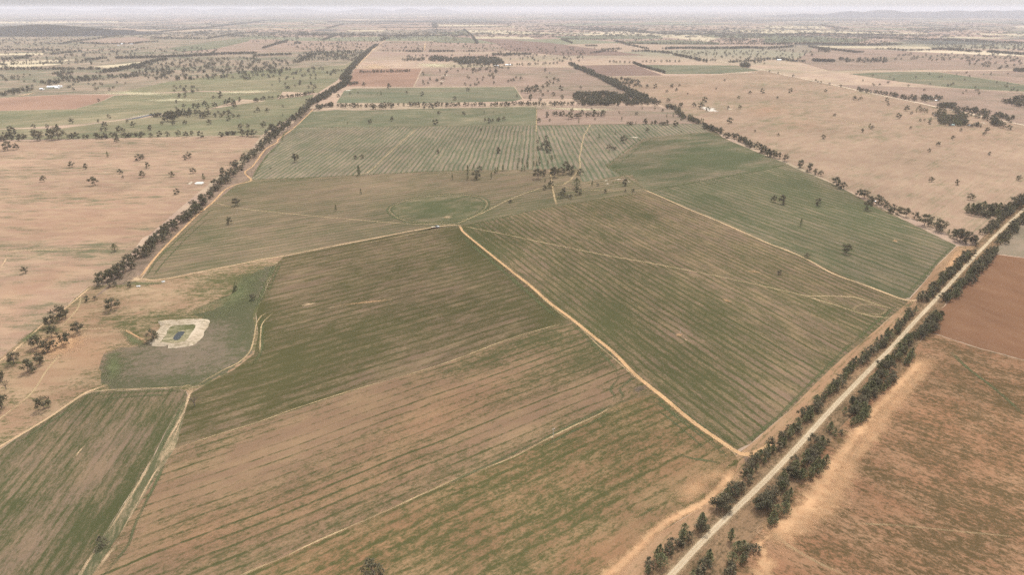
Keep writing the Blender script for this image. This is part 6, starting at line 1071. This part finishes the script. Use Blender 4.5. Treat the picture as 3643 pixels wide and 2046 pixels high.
ZINC = plain('white_roof', (.86, .86, .86), .45, .04, .3); ZING = plain('green_roof', (.42, .55, .5), .5, .05, .3); WALLC = plain('shed_wall', (.72, .70, .66), .7, .06, .5); WALLB = plain('brown_wall', (.3, .24, .19), .8)
SG = 'white sheds of the left farm'
shed('farm_shed', 188, 311, 32, 16, 6, .25, ZINC, WALLC, 'long white roofed shed in the middle of the left farmyard', 'shed', SG)
shed('farm_shed', 204, 314, 11, 12, 6, .1, ZINC, WALLC, 'short white shed at the right end of the long farm shed', 'shed', SG)
shed('farm_shed', 150, 319, 12, 10, 7, -.1, ZINC, WALLC, 'small white shed standing apart left of the farmyard', 'shed', SG)
for u, v, r, hpx, lb in ((210.5, 311, 3.4, 11, 'taller white grain silo at the right of the farmyard'), (219, 309, 3.2, 8, 'shorter white grain silo at the far right of the farmyard')):
    x, y = g(u, v); h = mheight(u, v, hpx) * .8; o = empty('grain_silo', (x, y, 0), lb, 'silo', SG)
    MB().cyl((0, 0, 0), (0, 0, h * .75), r, n=20).out('wall', ZINC, o); MB().cyl((0, 0, h * .75), (0, 0, h), r * 1.04, .3, 20).out('roof', ZINC, o)
HG = 'buildings of the right homestead'
shed('farmhouse', 3399, 434, 18, 9, 5, -.15, ZINC, WALLB, 'long white roofed house behind dark trees at the right homestead', 'house', HG)
shed('farm_shed', 3386, 446, 11, 9, 5, .05, ZING, WALLB, 'green roofed shed in front of the long white house', 'shed', HG)
shed('farm_shed', 3329, 410, 9, 7, 4, -.2, ZINC, WALLC, 'small white shed on the track left of the homestead', 'shed', HG)
shed('farm_shed', 3447, 446, 6, 5, 3.5, 0, ZINC, WALLC, 'tiny white shed right of the homestead trees', 'shed', HG)
shed('farm_shed', 3308, 352, 13, 10, 4, -.1, ZINC, WALLC, 'white shed among trees beyond the distant gravel road', 'shed', 'upper homestead')
shed('farm_shed', 3330, 358, 8, 8, 3, -.1, ZINC, WALLC, 'second smaller shed beyond the distant gravel road', 'shed', 'upper homestead')
FG_ = 'white sheds on the far plain'
shed('farm_shed', 1808, 232, 19, 14, 5, 0, ZINC, WALLC, 'long white shed right of the far dark wood', 'shed', FG_)
shed('farm_shed', 1766, 235, 15, 12, 4, .1, ZINC, WALLC, 'white shed just below the far dark wood', 'shed', FG_)
shed('farm_shed', 435, 157, 7, 14, 4, 0, ZINC, WALLC, 'tall white shed among the left far trees', 'shed', FG_)
shed('farm_shed', 468, 157, 9, 12, 3, 0, STEEL, WALLC, 'grey shed right of the tall white shed', 'shed', FG_)
shed('farm_shed', 421, 161, 6, 10, 3, 0, STEEL, WALLC, 'low shed left of the tall white shed', 'shed', FG_)
shed('farm_shed', 438, 122, 5, 16, 3.5, 0, ZINC, WALLC, 'white speck of a shed at the foot of the wooded hill', 'shed', FG_)
shed('farm_shed', 2771, 214, 14, 14, 4, 0, ZINC, WALLC, 'pale shed in the far homestead trees on the right', 'shed', FG_)
shed('farm_shed', 2830, 218, 8, 12, 3, 0, ZINC, WALLC, 'smaller pale shed right of the far homestead', 'shed', FG_)
shed('farm_shed', 3111, 718 - 0, 5, 4, 5, 0, ZINC, WALLC, 'tiny white pump shed between trees of the diagonal row', 'shed', FG_)
# ------------------------------------------------------------------ air, light, camera
def haze():
    x = 75000.; y0, y1 = -2500., 88000.; z0, z1 = -1., 318.
    vs = [(-x, y0, z0), (x, y0, z0), (x, y1, z0), (-x, y1, z0), (-x, y0, z1), (x, y0, z1), (x, y1, z1), (-x, y1, z1)]
    me = mesh('haze', vs, [(0, 3, 2, 1), (4, 5, 6, 7), (0, 1, 5, 4), (1, 2, 6, 5), (2, 3, 7, 6), (3, 0, 4, 7)])
    m = bpy.data.materials.new('haze'); m.use_nodes = True; t = m.node_tree; t.nodes.clear()
    v = t.nodes.new('ShaderNodeVolumePrincipled'); v.inputs['Color'].default_value = HAZE_COL; v.inputs['Density'].default_value = HAZE_D; v.inputs['Anisotropy'].default_value = HAZE_G
    o = t.nodes.new('ShaderNodeOutputMaterial'); t.links.new(v.outputs[0], o.inputs['Volume'])
    tag(put('haze', me, mat=m), 'pale dusty haze lying over the whole plain', 'haze', kind='stuff')
HAZE_COL = (.745, .745, .81, 1); HAZE_D = 4.9e-5; HAZE_G = 0.0
haze()
EL, AZ = math.radians(62), math.radians(20)     # sun stands high, ahead and a little to the right
W = bpy.data.worlds.new('World'); S.world = W; W.use_nodes = True; k = NT(W.node_tree); k.n.clear()
sky = k.add('ShaderNodeTexSky', sky_type='NISHITA'); sky.sun_disc = False; sky.sun_elevation = EL; sky.sun_rotation = AZ; sky.air_density = 1.0; sky.dust_density = 3.0; sky.altitude = 200
hs = k.add('ShaderNodeHueSaturation'); k.set(hs.inputs['Color'], sky.outputs[0]); hs.inputs['Saturation'].default_value = .18
bg = k.add('ShaderNodeBackground'); k.set(bg.inputs[0], hs.outputs[0]); bg.inputs[1].default_value = SKY_S if 'SKY_S' in globals() else .148
o = k.add('ShaderNodeOutputWorld'); k.l.new(bg.outputs[0], o.inputs[0])
sl = bpy.data.lights.new('sun', 'SUN'); sl.energy = 2.0; sl.angle = math.radians(6); sl.color = (1, .95, .88)
so = bpy.data.objects.new('sun', sl); COL.objects.link(so)
sd = Vector((math.sin(AZ) * math.cos(EL), math.cos(AZ) * math.cos(EL), math.sin(EL))); so.rotation_euler = sd.to_track_quat('Z', 'Y').to_euler()
cam = bpy.data.cameras.new('camera'); cam.sensor_width = 36; cam.sensor_fit = 'HORIZONTAL'; cam.lens = 36 * F / 3643; cam.clip_start = 1; cam.clip_end = 250000
co = bpy.data.objects.new('camera', cam); COL.objects.link(co); co.location = (0, 0, CAMH); co.rotation_euler = (PI / 2 - PIT, 0, 0); S.camera = co
S.render.resolution_x = 1024; S.render.resolution_y = 576
S.view_settings.view_transform = 'Standard'; S.view_settings.look = 'None'; S.view_settings.exposure = .93; S.view_settings.gamma = 1
c = S.cycles; c.max_bounces = 8; c.diffuse_bounces = 2; c.transparent_max_bounces = 24; c.volume_bounces = 2
c.use_denoising = False; c.denoiser = 'OPENIMAGEDENOISE'; c.denoising_input_passes = 'RGB_ALBEDO_NORMAL'; c.denoising_prefilter = 'ACCURATE'
